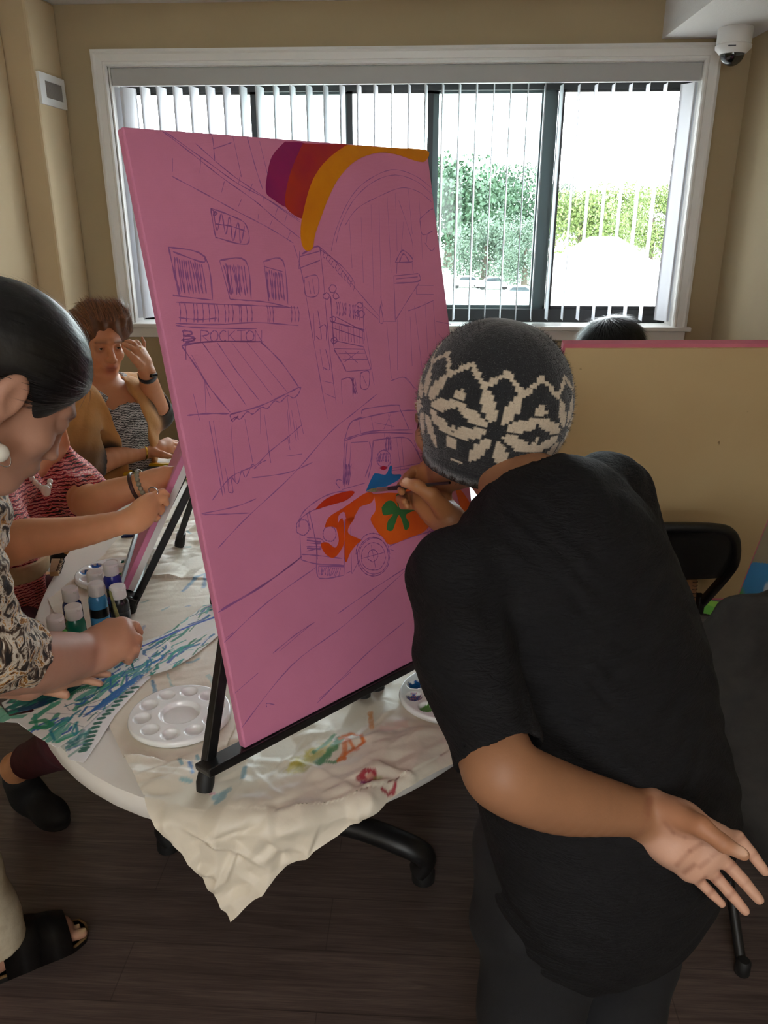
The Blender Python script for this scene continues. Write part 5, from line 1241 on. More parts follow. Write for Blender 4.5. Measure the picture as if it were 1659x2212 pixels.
# soft folds where the sleeve meets the back
for (a, b) in ():
    top.append(cap(at(*a, .945), at(*b, .945), .004, .005, .02, None, True))
def wrinkle(V, N):
    d = .0022 * np.sin(V[:, 2] * 150 + V[:, 0] * 60 + 5 * np.sin(V[:, 0] * 24 + V[:, 1] * 17)) * (.4 + .6 * np.sin(V[:, 0] * 30 - V[:, 2] * 22) ** 2)
    return V + N * d[:, None]
sdf_obj('black_top', top, .0042, M_top, painter, BK, 2, False, wrinkle)['label' if False else 0] if False else sdf_obj('black_top', top, .0042, M_top, painter, BK, 2, False, wrinkle)
M_pants = noisy('dark_navy_trousers', (10, 10, 14), (15, 15, 20), 200, .85, .3, .001)
kL, kR = at(1145, 2180, 1.12), at(1325, 2180, 1.225)
aL, aR = A(kL[0] - .01, kL[1] - .02, .09), A(kR[0] + .01, kR[1] - .02, .09)
pants = [ecap(T0 + A(0, 0, -.02), (hipL + hipR) / 2, .185, .17, fB_, .72, .03)] + chain([hipL, kL, aL], [.112, .066, .055], .04) + chain([hipR, kR, aR], [.112, .068, .055], .04)
pants += [cap(at(1405, 2075, 1.22), at(1350, 2110, 1.16), .034, .02, .03), cap(at(1065, 1990, 1.09), at(1110, 2020, 1.03), .03, .02, .03)]
sdf_obj('trousers', pants, .006, M_pants, painter, BK, 2, False)
for a_ in (aL, aR):
    pr = shoe_prims(a_ + A(.05, -.05, 0), a_ + A(-.14, .13, 0), (20, 20, 22)); sdf_obj('shoe', pr, .005, mat('black_shoe', (20, 20, 21), .5), painter, BK, 1, False)
# knitted hat
hu = unit(A(.17, -.07, 1)); hx, hy, hz = frame(hu, fA)
hcen = at(1062, 895, 1.205)
na, nt = 288, 150; V = []; C = []
dark, lite = lin((27, 28, 33)), lin((206, 190, 168))
prof_t = np.linspace(0, 1, nt + 1)
def hat_rad(t):
    if t < .04: return .0915 + .004 * t / .04
    ph = (t - .04) / .96; return .0955 + (.1166 - .0955) * sin(pi / 2 * ph / .31) if ph < .31 else .1075 * 1.085 * max(0.0, 1 - ((ph - .31) / .69) ** 1.9) ** .60
def hat_h(t): return -.070 + .212 * (1 - (1 - t) ** 1.25) if t > 0 else -.088
NST, NRW = 128, 62
def hat_pattern(a, t):
    ka = round(a / (2 * pi) * NST); kt = round(t * NRW); a = 2 * pi * ka / NST; t = kt / NRW
    arc = .72 * (a / (2 * pi)); y = t * .27; per = .72 / 6
    loc = (arc % per) - per / 2; y0 = .086
    d = hypot(loc, y - y0); an = atan2(y - y0, loc)
    if .015 < d < .068:
        sect = pi / 4; r_ = ((an + sect / 2 + pi / 8) % sect) - sect / 2
        lat = d * abs(sin(r_)); wdt = .0098 * sin(pi * min(max((d - .012) / .056, 0), 1)) ** .7
        if lat < wdt: return True
    if d < .006: return False
    l2 = ((arc + per / 2) % per) - per / 2
    for yy in (.046, .126):
        d2x, d2y = abs(l2), y - yy
        if d2x < .011 and -.008 < d2y < .010 and d2x < .010 - abs(d2y) * .75 + .002: return True
    if abs(l2) < .0055 and .060 < y < .084 and (abs(y - .072) < .004 or abs(l2) > .002): return True
    if y < .020 and y > .014 and (arc % per) < .018: return True
    zz = .166 + .030 * (abs(((arc / (per / 2)) % 1) - .5) * 2 - .5)
    if abs(y - zz) < .0058: return True
    return False
for i, t in enumerate(prof_t):
    r, h = hat_rad(t), hat_h(t)
    for j in range(na):
        a = 2 * pi * j / na; rib = .0012 * (abs(sin(a * NST / 2)) - .5) + .0008 * (abs(sin(t * NRW * pi)) - .5)
        ca, sa = cos(a), sin(a); rr = r + (rib if t < .97 else 0)
        if .45 < t < .97: rr += .0025 * sin(a * 9 + 6 * t) * (t - .45)
        V.append(hcen + hx * rr * ca * .955 + hy * rr * sa * 1.02 + hz * h)
        on = hat_pattern((a - .16) % (2 * pi), t) if t < .86 else False
        C.append(lite if on else dark)
Fc = [(i * na + j, i * na + (j + 1) % na, (i + 1) * na + (j + 1) % na, (i + 1) * na + j) for i in range(nt) for j in range(na)]
b0 = len(V)      # turned-in edge so the brim has thickness
for j in range(na):
    a = 2 * pi * j / na; V.append(hcen + hx * .086 * cos(a) * .955 + hy * .086 * sin(a) * 1.02 + hz * (-.064)); C.append(dark)
Fc += [(j, b0 + j, b0 + (j + 1) % na, (j + 1) % na) for j in range(na)]
V = np.array(V); C = np.array(C)
# wool fuzz
rf = np.random.default_rng(9); sel = rf.integers(0, na * int(nt * .93), 15000); cc = V[sel] - hcen
nrm = cc / np.linalg.norm(cc, axis=1)[:, None]; tang = rf.normal(size=nrm.shape); D = nrm * .7 + tang * .55; D /= np.linalg.norm(D, axis=1)[:, None]
FV, FF = ribbons(V[sel] - nrm * .001, D, nrm, rf.uniform(.003, .0085, len(sel)), np.full(len(sel), .00028), 2, lambda p, d, t: rf.normal(size=p.shape) * .25)
VV = np.concatenate([V, FV]); CC = np.concatenate([C, np.repeat(C[sel], 6, 0)]); FA = np.concatenate([np.array(Fc), FF + len(V)])
M_knit = attr_mat('fuzzy_knit_wool', .9, .6, 380, .002, .22, 240, sheen=.35)
hat = link_mesh('knit_hat', VV, FA, M_knit, painter, smooth=True, colors=CC); hat['label'] = 'black and cream knit hat with star flowers and a zigzag'
# small things worn
MB().tube(spline([qA(-.0, .0, 0) * 0 + at(908, 900, 1.26), at(904, 925, 1.255), at(906, 945, 1.252), at(925, 955, 1.24), at(960, 955, 1.19)], 5), .0022, 8).build('glasses', mat('dark_red_frames', (60, 16, 22), .3), painter)
MB().tube(spline([at(1082, 1058, 1.075), at(1058, 1062, 1.07), at(1046, 1080, 1.075), at(1040, 1098, 1.08)], 6), .0010, 6).build('necklace', M_silver, painter)
MB().tube([at(1543, 1841, .9335) + A(.0115 * cos(a), 0, 0) + unit(np.cross(unit(fg4[1][0] - m4[1]), A(1, 0, 0))) * .0115 * sin(a) for a in np.linspace(0, 2 * pi, 20)], .0013, 8).build('ring', M_silver, painter)
# brush
gd = unit(gB - tipB); bl = .235
brush = thing('paint_brush', 'thin paint brush with a green tip held against the blue coat on the pink canvas', 'paint brush', tipB)
MB().tube([tipB + gd * .003, tipB + gd * .02, tipB + gd * .038], [.0006, .0032, .0040], 10).build('bristles', noisy('painty_bristles', (70, 130, 60), (150, 140, 110), 90, .6, .2), brush, smooth=True)
MB().tube([tipB + gd * .037, tipB + gd * .072], [.0041, .0036], 10).build('ferrule', mat('paint_smeared_metal', (150, 146, 130), .35, .8), brush, smooth=True)
MB().tube([tipB + gd * .071, tipB + gd * .11, tipB + gd * bl], [.0036, .0042, .0022], 10).build('handle', mat('dark_painted_wood', (26, 30, 28), .35), brush, smooth=True)
# ------------------------------------------------------------------ person at the left front, face turned down
SKB = (184, 136, 114)
headB = at(3, 838, 1.03)
fb = unit(A(.55, .50, -.68))
pB = thing('person', 'dark-haired person with a pearl earring and patterned blouse, painting paper strips at the left edge', 'person', A(-.98, 1.16, 0))
HPb, eyB, frB, qB = head_prims(headB, fb, SKB, 1.0, nose=.25)
skb = lin(SKB)
neckB = at(-190, 1010, 1.17); shR, shL = at(-120, 1120, 1.10), at(-210, 1040, 1.45)
bodyB = list(HPb) + [cap(qB(0, -.03, -.06), neckB, .056, .062, .03, skb), cap(neckB, shR, .06, .045, .04, skb), cap(neckB, shL, .06, .045, .04, skb)]
tB = [at(-170, 1110, 1.22), at(-230, 1400, 1.22)]; hipB = A(-1.0, 1.14, .88)
bodyB += [cap(tB[0], tB[1], .09, .09, .03, skb), cap(tB[1], hipB, .09, .10, .03, skb), cap(neckB, tB[0], .06, .09, .03, skb)]
elB, cuB = at(-45, 1402, 1.24), at(38, 1412, 1.33)
wB, hB = at(182, 1412, 1.50), at(235, 1388, 1.55)
bodyB += limb([shR, elB, at(75, 1428, 1.37), at(140, 1420, 1.45), wB], [.046, .053, .0535, .046, .0375], skb)
# right hand closed round a brush
kn = [at(262, 1350, 1.545), at(270, 1368, 1.53), at(268, 1388, 1.52), at(258, 1405, 1.515)]
wwB = [at(196, 1385, 1.53), at(192, 1400, 1.52), at(192, 1418, 1.51), at(190, 1432, 1.505)]
fgB = [[at(292, 1352, 1.55), at(300, 1366, 1.56), at(282, 1370, 1.585)], [at(297, 1380, 1.535), at(296, 1395, 1.555), at(276, 1392, 1.575)], [at(293, 1402, 1.525), at(290, 1414, 1.545), at(272, 1408, 1.565)], [at(280, 1418, 1.52), at(278, 1428, 1.535), at(264, 1422, 1.555)]]
thB = [at(205, 1372, 1.55), at(238, 1352, 1.58), at(268, 1346, 1.60), at(294, 1352, 1.60)]
bodyB += hand_prims(wB, kn, fgB, thB, (184, 132, 104), .0098, None, wwB, .0165, .016)
# left hand flat on the strips
wl = at(60, 1478, 1.40); elBl = at(-130, 1400, 1.40)
bodyB += limb([shL, elBl, wl], [.044, .042, .028], skb)
z0 = .762
def tz(x, y, z): return onz(x, y, z)
kl = [tz(166, 1466, .775), tz(170, 1455, .776), tz(160, 1446, .776), tz(148, 1438, .774)]
fl_ = [[tz(185, 1468, .771), tz(200, 1472, .766), tz(216, 1477, z0)], [tz(196, 1455, .771), tz(214, 1455, .766), tz(234, 1457, z0)], [tz(186, 1444, .771), tz(206, 1442, .766), tz(224, 1441, z0)], [tz(172, 1432, .77), tz(188, 1428, .766), tz(202, 1426, z0)]]
tl = [tz(80, 1480, .775), tz(106, 1487, .773), tz(124, 1494, .768), tz(143, 1502, z0)]
bodyB += hand_prims(wl, kl, fl_, tl, (198, 148, 120), .0085, None, None, .013, .012)
nx_ = unit(tl[3] - tl[2]); bodyB.append(ell(tl[3] + A(-.002, 0, .0072), (.0085, .006, .002), (nx_, unit(np.cross(A(0, 0, 1), nx_)), A(0, 0, 1)), .0015, lin((206, 164, 140))))
# foot in the open sandal
heel, toe = A(-.975, 1.235, 0), onz(186, 2016, .0); fd = unit(toe - heel); fs = A(-fd[1], fd[0], 0); up3 = A(0, 0, 1)
ank = heel + fd * .05 + A(0, 0, .10); knee = A(-.93, 1.22, .48)
bodyB += [cap(hipB + A(.06, .04, 0), knee, .075, .058, .04, skb), cap(knee, ank, .052, .034, .03, skb), cap(heel + fd * .02 + A(0, 0, .045), heel + fd * .02 + A(0, 0, .05), .03, .03, .02, skb), cap(ank, heel + fd * .15 + A(0, 0, .055), .034, .030, .03, skb), cap(heel + fd * .03 + A(0, 0, .048), heel + fd * .18 + A(0, 0, .045), .030, .034, .03, skb)]
FL = np.linalg.norm(toe - heel)
for i, (off, ln, rr) in enumerate(((-.026, .0, .0125), (-.006, .006, .0090), (.009, .016, .0085), (.022, .028, .0080), (.033, .042, .0075))):
    b_ = heel + fd * (FL - ln - .045) + fs * off + A(0, 0, .040); e_ = heel + fd * (FL - ln - .012) + fs * off * 1.05 + A(0, 0, .033)
    bodyB += [cap(heel + fd * .17 + fs * off * .8 + A(0, 0, .045), b_, rr * 1.2, rr, .01, skb), cap(b_, e_, rr, rr * .95, .003, skb), ell(e_ + fd * .004 + A(0, 0, rr * .85), (rr * .75, rr * .6, .002), (fd, fs, up3), .0015, lin((200, 176, 130)))]
h2 = A(-1.16, 1.08, 0); kn2 = A(-1.12, 1.12, .48)
bodyB += [cap(hipB + A(-.08, -.04, 0), kn2, .075, .058, .04, skb), cap(kn2, h2 + A(0, 0, .1), .052, .034, .03, skb), cap(h2 + A(0, 0, .045), h2 + fd * .16 + A(0, 0, .035), .032, .034, .03, skb)]
sdf_obj('body', bodyB, .0036, M_skin, pB, skb, 1, soft=.003)
# hair, smoothed back into a low knot
fB2, lB2, uB2 = frB; axB = (lB2, fB2, uB2); hk = lin((15, 15, 17))
hairB = [ell(qB(0, -.016, .040), (.088, .110, .092), axB, .02, hk), ell(qB(0, -.075, -.0), (.075, .055, .08), axB, .03, hk), ell(qB(0, -.135, -.02), (.045, .04, .045), axB, .02, hk),
         ell(qB(0, .118, -.055), (.12, .085, .118), axB, .015, hk, True), ell(qB(-.098, -.004, -.034), (.055, .044, .060), axB, .010, hk, True), ell(qB(.098, -.004, -.034), (.055, .044, .060), axB, .010, hk, True)]
def strand_hair(name, prims, vox, m, parent, cols, fr, n, L, W, flow, seed, lift=.12, defo=None, curl=1.0):
    V, Q = sdf_surface(prims, vox); V = relax(V, Q, 1); N = normals(V, Q); r = np.random.default_rng(seed)
    if defo is not None: V = defo(V, N)
    s = r.integers(0, len(V), n * 2); s = s[N[s] @ fr[2] > -.35][:n]; n = len(s); cen = V.mean(0); D = flow(V[s], N[s]) if flow.__code__.co_argcount == 2 else flow(V[s]); D = D - N[s] * (D * N[s]).sum(1)[:, None]; D /= np.maximum(np.linalg.norm(D, axis=1), 1e-6)[:, None]
    D = D + N[s] * lift + r.normal(size=D.shape) * .07; D /= np.linalg.norm(D, axis=1)[:, None]
    FV, FF = ribbons(V[s] - N[s] * .001, D, N[s], r.uniform(.6, 1.2, n) * L, np.full(n, W), 4, lambda p, d, t: -(p - cen) / np.linalg.norm(p - cen, axis=1)[:, None] * (L / 4 * curl / np.linalg.norm(p - cen, axis=1))[:, None])
    c0 = np.array(cols[0]); c1_ = np.array(cols[1]); g = r.random(n)[:, None]; cs = c0 + (c1_ - c0) * g
    C = np.concatenate([np.tile(c0 * .68 + c1_ * .22, (len(V), 1)), np.repeat(cs, 10, 0)])
    return link_mesh(name, np.concatenate([V, FV]), np.concatenate([Q, FF + len(V)]), m, parent, smooth=True, colors=C)
strand_hair('hair', hairB, .0045, M_hair_b, pB, (lin((10, 10, 12)), lin((46, 45, 47))), frB, 9000, .07, .0005, lambda p: np.tile(-fB2 - .25 * uB2, (len(p), 1)), 3, .03)
ear = qB(-.081, -.006, -.043) + A(.002, -.004, 0)
MB().tube([ear, ear - A(0, 0, .022)], .0008, 6).build('earring_hook', M_silver, pB)
eh = MB().ball(ear - A(0, 0, .034), .0115, 20, 14).build('pearl_earring', M_pearl, pB, smooth='y')
MB().tube([ear - A(0, 0, .034) + frB[0] * .0155 * cos(a) + A(0, 0, .0155 * sin(a)) for a in np.linspace(0, 2 * pi, 24)], .0007, 6).build('earring_hoop', M_silver, pB)
# blotched blouse
M_blB = mat('blotched_blouse', None, .75); _t = NT(M_blB); _v = _t.coord((1, 1, 1))
_vo = _t.noise(_v, 34, 5, .62, 1.6)
_c = _t.ramp(_vo, [(.38, lin((24, 22, 24))), (.46, lin((84, 62, 46))), (.50, lin((196, 184, 164))), (.55, lin((222, 216, 204))), (.59, lin((196, 142, 52))), (.63, lin((120, 74, 44))), (.68, lin((34, 28, 28)))])
_t.base(_c); _t.bump(_t.noise(_v, 60, 4), .5, .004)
axc = unit(cuB - elB)
slB = [cap(shR, elB, .062, .070, .02), cap(elB, cuB, .070, .060, .03), cap(cuB, cuB + axc * .05, .060, .06, .01), obox(cuB + axc * .088, (.11, .11, .08), frame(axc), .003, .004, None, True), cap(cuB - axc * .03, cuB + axc * .08, .0545, .0545, .004, None, True)]
blB = [cap(neckB + A(-.02, 0, -.02), tB[0], .075, .115, .04), cap(tB[0], tB[1], .12, .125, .03), cap(tB[1], hipB, .125, .135, .03), cap(neckB, shR, .07, .058, .04), cap(neckB, shL, .07, .058, .04), cap(shL, elBl, .058, .06, .03), grp(slB, .03)]
def rip(V, N): return V + N * (.004 * np.sin(V[:, 0] * 70 + 4 * np.sin(V[:, 2] * 34)) * np.sin(V[:, 2] * 60 + V[:, 1] * 45))[:, None]
sdf_obj('blouse', blB, .0055, M_blB, pB, BK, 2, False, rip)
M_cream = noisy('cream_trousers', (196, 182, 156), (214, 202, 178), 40, .8, .4, .002)
hm = onz(26, 2042, .125); k1_ = A(-.95, 1.20, .50)
trB = [cap(hipB, hipB + A(0, 0, -.1), .14, .14, .03), cap(hipB + A(.06, .04, -.05), k1_, .10, .082, .04), cap(k1_, A(-.925, 1.245, .17), .080, .068, .03), cap(A(-.925, 1.245, .17), A(-.922, 1.248, .05), .068, .070, .01),
       obox(A(-.925, 1.245, .045), (.12, .12, .07), (A(1, 0, 0), A(0, 1, 0), A(0, 0, 1)), .003, .004, None, True), cap(hipB + A(-.08, -.04, -.05), kn2, .10, .08, .04), cap(kn2, h2 + A(0, 0, .2), .08, .062, .03), cap(A(-.925, 1.245, .135), A(-.922, 1.248, .02), .056, .056, .004, None, True)]
sdf_obj('trousers', trB, .006, M_cream, pB, BK, 2, False, lambda V, N: V + N * (.0028 * np.sin(V[:, 2] * 50 + 3 * np.sin(V[:, 0] * 30)) * np.clip((V[:, 2] - .13) * 12, 0, 1))[:, None])
M_leather = noisy('black_leather', (13, 12, 12), (20, 19, 19), 60, .35, .25, .0008)
M_tan = noisy('tan_sole_edge', (112, 86, 52), (128, 100, 62), 60, .6, .1)
def sandal(heel, toe, fd, fs, parent):
    FL = np.linalg.norm(toe - heel); pts = []
    for t, w in ((0, .02), (.02, .030), (.08, .034), (.16, .036), (.20, .043), (.235, .041), (.262, .030), (.272, .010)): pts.append((t * FL / .26, w))
    poly = [heel + fd * (t - .008) + fs * w for t, w in pts] + [heel + fd * (t - .008) - fs * w for t, w in pts[::-1]]
    so = MB().prism([p + A(0, 0, .001) for p in poly], (0, 0, .020)).build('sole', M_leather, parent, bevel=.003)
    MB().prism([heel + (p - heel) * 1.012 + A(0, 0, .016) - fd * .001 for p in poly], (0, 0, .005)).build('welt', M_tan, so)
    st = MB()
    for t0, t1, h0, h1, w0, w1 in ((.060, .140, .142, .112, .038, .043), (.130, .200, .112, .080, .043, .048)):
        rows = []
        for s_i in range(13):
            a = pi * s_i / 12; rows.append((a, ))
        V = []
        for (t, h, w) in ((t0, h0, w0), ((t0 + t1) / 2, (h0 + h1) / 2 + .004, (w0 + w1) / 2 + .001), (t1, h1, w1)):
            for ins_ in (0, .0045):
                for (a,) in rows: V.append(heel + fd * t + fs * (w + .004 - ins_) * cos(a) + A(0, 0, .012 + (h - .012 - ins_) * sin(a) ** .7))
        k = 13; Fc = []
        for r0 in range(2):
            for i in range(12):
                for sd in (0, 1): b = r0 * 2 * k + sd * k; c = (r0 + 1) * 2 * k + sd * k; Fc.append((b + i, b + i + 1, c + i + 1, c + i))
        for r0 in (0, 2):
            for i in range(12): b = r0 * 2 * k; Fc.append((b + i, b + i + 1, b + k + i + 1, b + k + i))
        st.add(V, Fc)
    return st.build('strap', M_leather, parent, smooth='y')
for h_, t_ in ((heel, toe), (h2 - fd * .03, h2 + fd * .22)): sandal(h_, t_, fd, fs, pB)
# the brush in that hand
b0_, b1_ = at(272, 1392, 1.585), at(237, 1277, 1.60)
brB = thing('paint_brush', 'olive handled paint brush standing up out of the closed fist before the black bottle', 'paint brush', b0_)
dB = unit(b1_ - b0_)
MB().tube([b0_ - dB * .055, b0_ - dB * .03], [.001, .0036], 10).build('bristles', mat('teal_bristles', (30, 110, 110), .6), brB, smooth=True)
MB().tube([b0_ - dB * .031, b0_], .0037, 10).build('ferrule', M_silver, brB, smooth=True)
MB().tube([b0_, b0_ + dB * .05, b1_], [.0036, .0044, .0026], 10).build('handle', noisy('olive_painted_wood', (120, 122, 50), (60, 64, 34), 60, .4, .1), brB, smooth=True)

# ------------------------------------------------------------------ seated person in the red patterned dress
SKC = (224, 162, 116)
pC = thing('person', 'seated person in a red patterned dress and pearl necklace, painting the small edge-on canvas', 'person', A(-1.08, 1.86, 0))
hC = at(58, 880, 1.86); fC_ = unit(A(.82, -.05, -.45))
HPc, eyC, frC, qC = head_prims(hC, fC_, SKC, 1.0); skc = lin(SKC)
nC = at(66, 985, 1.87); cC = at(50, 1075, 1.90); bC = A(-1.10, 1.86, .86); sC = A(-1.15, 1.86, .60)
srC, slC = at(-25, 1085, 1.66), at(162, 1052, 1.96)
bodyC = list(HPc) + [cap(qC(0, -.03, -.06), nC, .052, .056, .03, skc), cap(nC, cC, .06, .105, .03, skc), cap(cC, bC, .10, .10, .03, skc), cap(bC, sC, .10, .11, .03, skc), cap(nC, srC, .055, .045, .04, skc), cap(nC, slC, .055, .045, .04, skc)]
erC, wrC = at(10, 1172, 1.565), at(285, 1123, 1.66)
bodyC += limb([srC, erC, at(60, 1164, 1.575), at(170, 1150, 1.61), wrC], [.045, .042, .0405, .032, .0225], skc)
elC, wlC = at(196, 1085, 1.80), at(312, 1045, 1.80)
bodyC += limb([slC, elC, at(250, 1066, 1.80), wlC], [.044, .040, .034, .0245], skc)
kr = [at(322, 1078, 1.69), at(326, 1090, 1.685), at(324, 1104, 1.68), at(316, 1118, 1.675)]
wwC = [at(292, 1110, 1.665), at(291, 1118, 1.66), at(290, 1126, 1.66), at(288, 1134, 1.655)]
fr_ = [[at(340, 1066, 1.70), at(352, 1062, 1.705), at(362, 1070, 1.71)], [at(344, 1080, 1.695), at(356, 1078, 1.70), at(360, 1088, 1.71)], [at(340, 1098, 1.69), at(350, 1100, 1.70), at(346, 1108, 1.705)], [at(330, 1116, 1.685), at(340, 1118, 1.69), at(336, 1124, 1.70)]]
tr_ = [at(300, 1106, 1.69), at(318, 1098, 1.705), at(334, 1094, 1.715), at(348, 1092, 1.72)]
bodyC += hand_prims(wrC, kr, fr_, tr_, SKC, .0085, None, wwC, .0135, .012)
kl_ = [at(356, 1018, 1.82), at(360, 1028, 1.815), at(358, 1040, 1.81), at(350, 1050, 1.805)]
fl2 = [[at(374, 1014, 1.825), at(386, 1018, 1.83), at(390, 1028, 1.835)], [at(378, 1028, 1.82), at(388, 1034, 1.825), at(388, 1042, 1.83)], [at(374, 1044, 1.815), at(382, 1050, 1.82), at(380, 1056, 1.825)], [at(366, 1056, 1.81), at(372, 1062, 1.815), at(370, 1068, 1.82)]]
tl2 = [at(330, 1052, 1.79), at(346, 1064, 1.785), at(358, 1070, 1.79), at(368, 1072, 1.795)]
bodyC += hand_prims(wlC, kl_, fl2, tl2, SKC, .0085, None, None, .0135, .012)
ankC = at(34, 1656, 2.2); toeC = onz(140, 1782, .02); heelC = A(ankC[0] - .005, ankC[1] + .03, 0); kneeC = at(165, 1596, 1.89)
bodyC += [cap(sC + A(.02, -.06, .0), kneeC, .075, .058, .04, skc), cap(kneeC, ankC, .052, .034, .03, skc), cap(ankC, A(heelC[0], heelC[1], .06), .034, .034, .03, skc), cap(A(heelC[0], heelC[1], .06), A(toeC[0], toeC[1], .045) * .5 + A(heelC[0], heelC[1], .05) * .5, .028, .022, .03, skc)]
kneeC2 = A(-.78, 2.02, .56); ankC2 = A(-.80, 2.02, .10)
bodyC += [cap(sC + A(.02, .08, 0), kneeC2, .075, .058, .04, skc), cap(kneeC2, ankC2, .052, .034, .03, skc), cap(ankC2, ankC2 + A(.12, -.01, -.06), .034, .03, .03, skc)]
sdf_obj('body', bodyC, .0038, M_skin, pC, skc, 1, soft=.003)
fc, lc, uc = frC
strand_hair('hair', [ell(qC(0, -.015, .038), (.086, .107, .092), (lc, fc, uc), .02), ell(qC(0, -.07, -.03), (.075, .05, .085), (lc, fc, uc), .03), ell(qC(0, .11, -.04), (.10, .075, .112), (lc, fc, uc), .015, None, True)], .006, M_hair_b, pC, (lin((26, 20, 18)), lin((52, 42, 36))), frC, 1500, .05, .0007, lambda p: np.tile(-fc - .4 * uc, (len(p), 1)), 5, .05)
def wavy(name, stops, sc, rot, dist=5.0, det=2.0, dsc=1.4, tint=None):
    m = mat(name, None, .8); t = NT(m); v = t.coord((1, 1, 1), rot)
    w = t.n('ShaderNodeTexWave', Scale=sc, Distortion=dist, Detail=det); w.inputs['Detail Scale'].default_value = dsc; w.bands_direction = 'Z'; t.l(v, w.inputs['Vector'])
    c = t.ramp(w.outputs['Fac'], stops)
    if tint: c = t.mix(t.ramp(t.noise(v, 22, 3), [(.42, (0,) * 3), (.58, (1,) * 3)]), c, t.ramp(w.outputs['Fac'], tint))
    t.base(c); t.bump(t.noise(v, 40, 3), .4, .003); return m
M_red = wavy('red_black_wavy_print', [(0, lin((20, 14, 20))), (.30, lin((40, 18, 24))), (.38, lin((206, 52, 36))), (.70, lin((226, 92, 56))), (.80, lin((236, 216, 196))), (.9, lin((190, 40, 70))), (1, lin((190, 40, 70)))], 38, (.15, .1, .0), 4.5, 2, 2.2,
             [(0, lin((70, 22, 44))), (.3, lin((200, 40, 64))), (.55, lin((226, 70, 66))), (.7, lin((240, 228, 216))), (1, lin((210, 60, 60)))])
axr = unit(erC - srC); fCb = unit(A(.85, -.45, 0))
vn = at(90, 1010, 1.82)
dr = [cap(nC + A(0, 0, -.03), cC, .085, .118, .03), cap(cC, bC, .118, .112, .04), cap(bC, sC, .112, .125, .04), cap(nC, srC, .068, .058, .04), cap(nC, slC, .068, .058, .04),
      cap(srC, srC + (erC - srC) * .78, .064, .056, .03), cap(slC, slC + (elC - slC) * .7, .064, .058, .03), 
      cap(vn + fCb * .03 + A(0, 0, .03), vn + A(0, 0, -.09) + fCb * .11, .045, .012, .01, None, True), ell(nC + fCb * .03 + A(0, 0, .03), (.075, .075, .05), None, .01, None, True)]
sdf_obj('dress', dr, .0055, M_red, pC, BK, 2, False, lambda V, N: V + N * (.0035 * np.sin(V[:, 0] * 60 + V[:, 2] * 30 + 3 * np.sin(V[:, 1] * 30)))[:, None])
bl = MB()
for k in range(24):
    a = 2 * pi * k / 24; bl.v += []
bc = bC + (sC - bC) * .40
MB().lathe(bc, [(.124, -.024), (.1265, -.020), (.1265, .020), (.124, .024)], 40, axis=bC - sC).build('belt', noisy('beige_belt_cloth', (188, 160, 120), (200, 172, 132), 60, .8, .2), pC, smooth=True)
nk = [at(50, 1000, 1.80), at(62, 1024, 1.735), at(76, 1042, 1.715), at(90, 1054, 1.71), at(102, 1060, 1.712), at(108, 1040, 1.74)]
nb_ = MB(); nb_.tube(spline(nk, 4), .003, 6)
for p in spline(nk, 2): nb_.ball(p, .0065, 12, 8)
nb_.ball(at(99, 1060, 1.705), (.011, .008, .013), 12, 8); nb_.build('necklace', M_pearl, pC, smooth='y')
wd = unit(wlC - elC); wxx, wyy, _ = frame(wd); br_ = MB()
for k in range(18): br_.ball(wlC - wd * .004 + (wxx * cos(2 * pi * k / 18) + wyy * sin(2 * pi * k / 18)) * .031, .0058, 10, 7)
br_.build('bead_bracelet', mat('grey_green_beads', (150, 148, 124), .3), pC, smooth='y')
MB().tube([wlC - wd * .022 + (wxx * cos(a) + wyy * sin(a)) * .0305 for a in np.linspace(0, 2 * pi, 24)], .0045, 8).build('dark_bracelet', mat('dark_wooden_bangle', (74, 48, 40), .4), pC, smooth='y')
rgp = at(331, 1062, 1.69); MB().tube([rgp + (A(.010 * cos(a), 0, .010 * sin(a))) for a in np.linspace(0, 2 * pi, 18)], .0018, 8).build('ring', M_silver, pC, smooth='y')
M_maroon = noisy('maroon_trousers', (64, 14, 24), (78, 20, 30), 60, .85, .3, .001)
mh = ankC + (kneeC - ankC) * .24; axm = unit(kneeC - ankC)
sdf_obj('trousers', [cap(kneeC, mh, .062, .047, .02), cap(mh, ankC, .047, .047, .01), obox(mh - axm * .075, (.12, .12, .075), frame(axm), .003, .003, None, True), cap(sC + A(.04, -.05, -.01), kneeC, .088, .066, .03), cap(kneeC2, ankC2 + A(0, 0, .08), .062, .05, .02), cap(sC + A(.1, .07, -.01), kneeC2, .078, .062, .03)], .005, M_maroon, pC, BK, 2, False)
M_shoe = noisy('black_felt_shoe', (14, 14, 15), (20, 20, 21), 120, .8, .2)
sdf_obj('shoe', shoe_prims(heelC + A(-.02, .02, 0), toeC, (16, 16, 17), (22, 22, 23)) + [cap(heelC + A(0, 0, .05), ankC + (heelC + A(0, 0, .06) - ankC) * .45, .046, .046, .02)], .0045, M_shoe, pC, BK, 1, False)
sdf_obj('shoe', shoe_prims(ankC2 + A(-.05, 0, 0), ankC2 + A(.18, -.01, 0), (16, 16, 17), (22, 22, 23)), .005, M_shoe, pC, BK, 1, False)

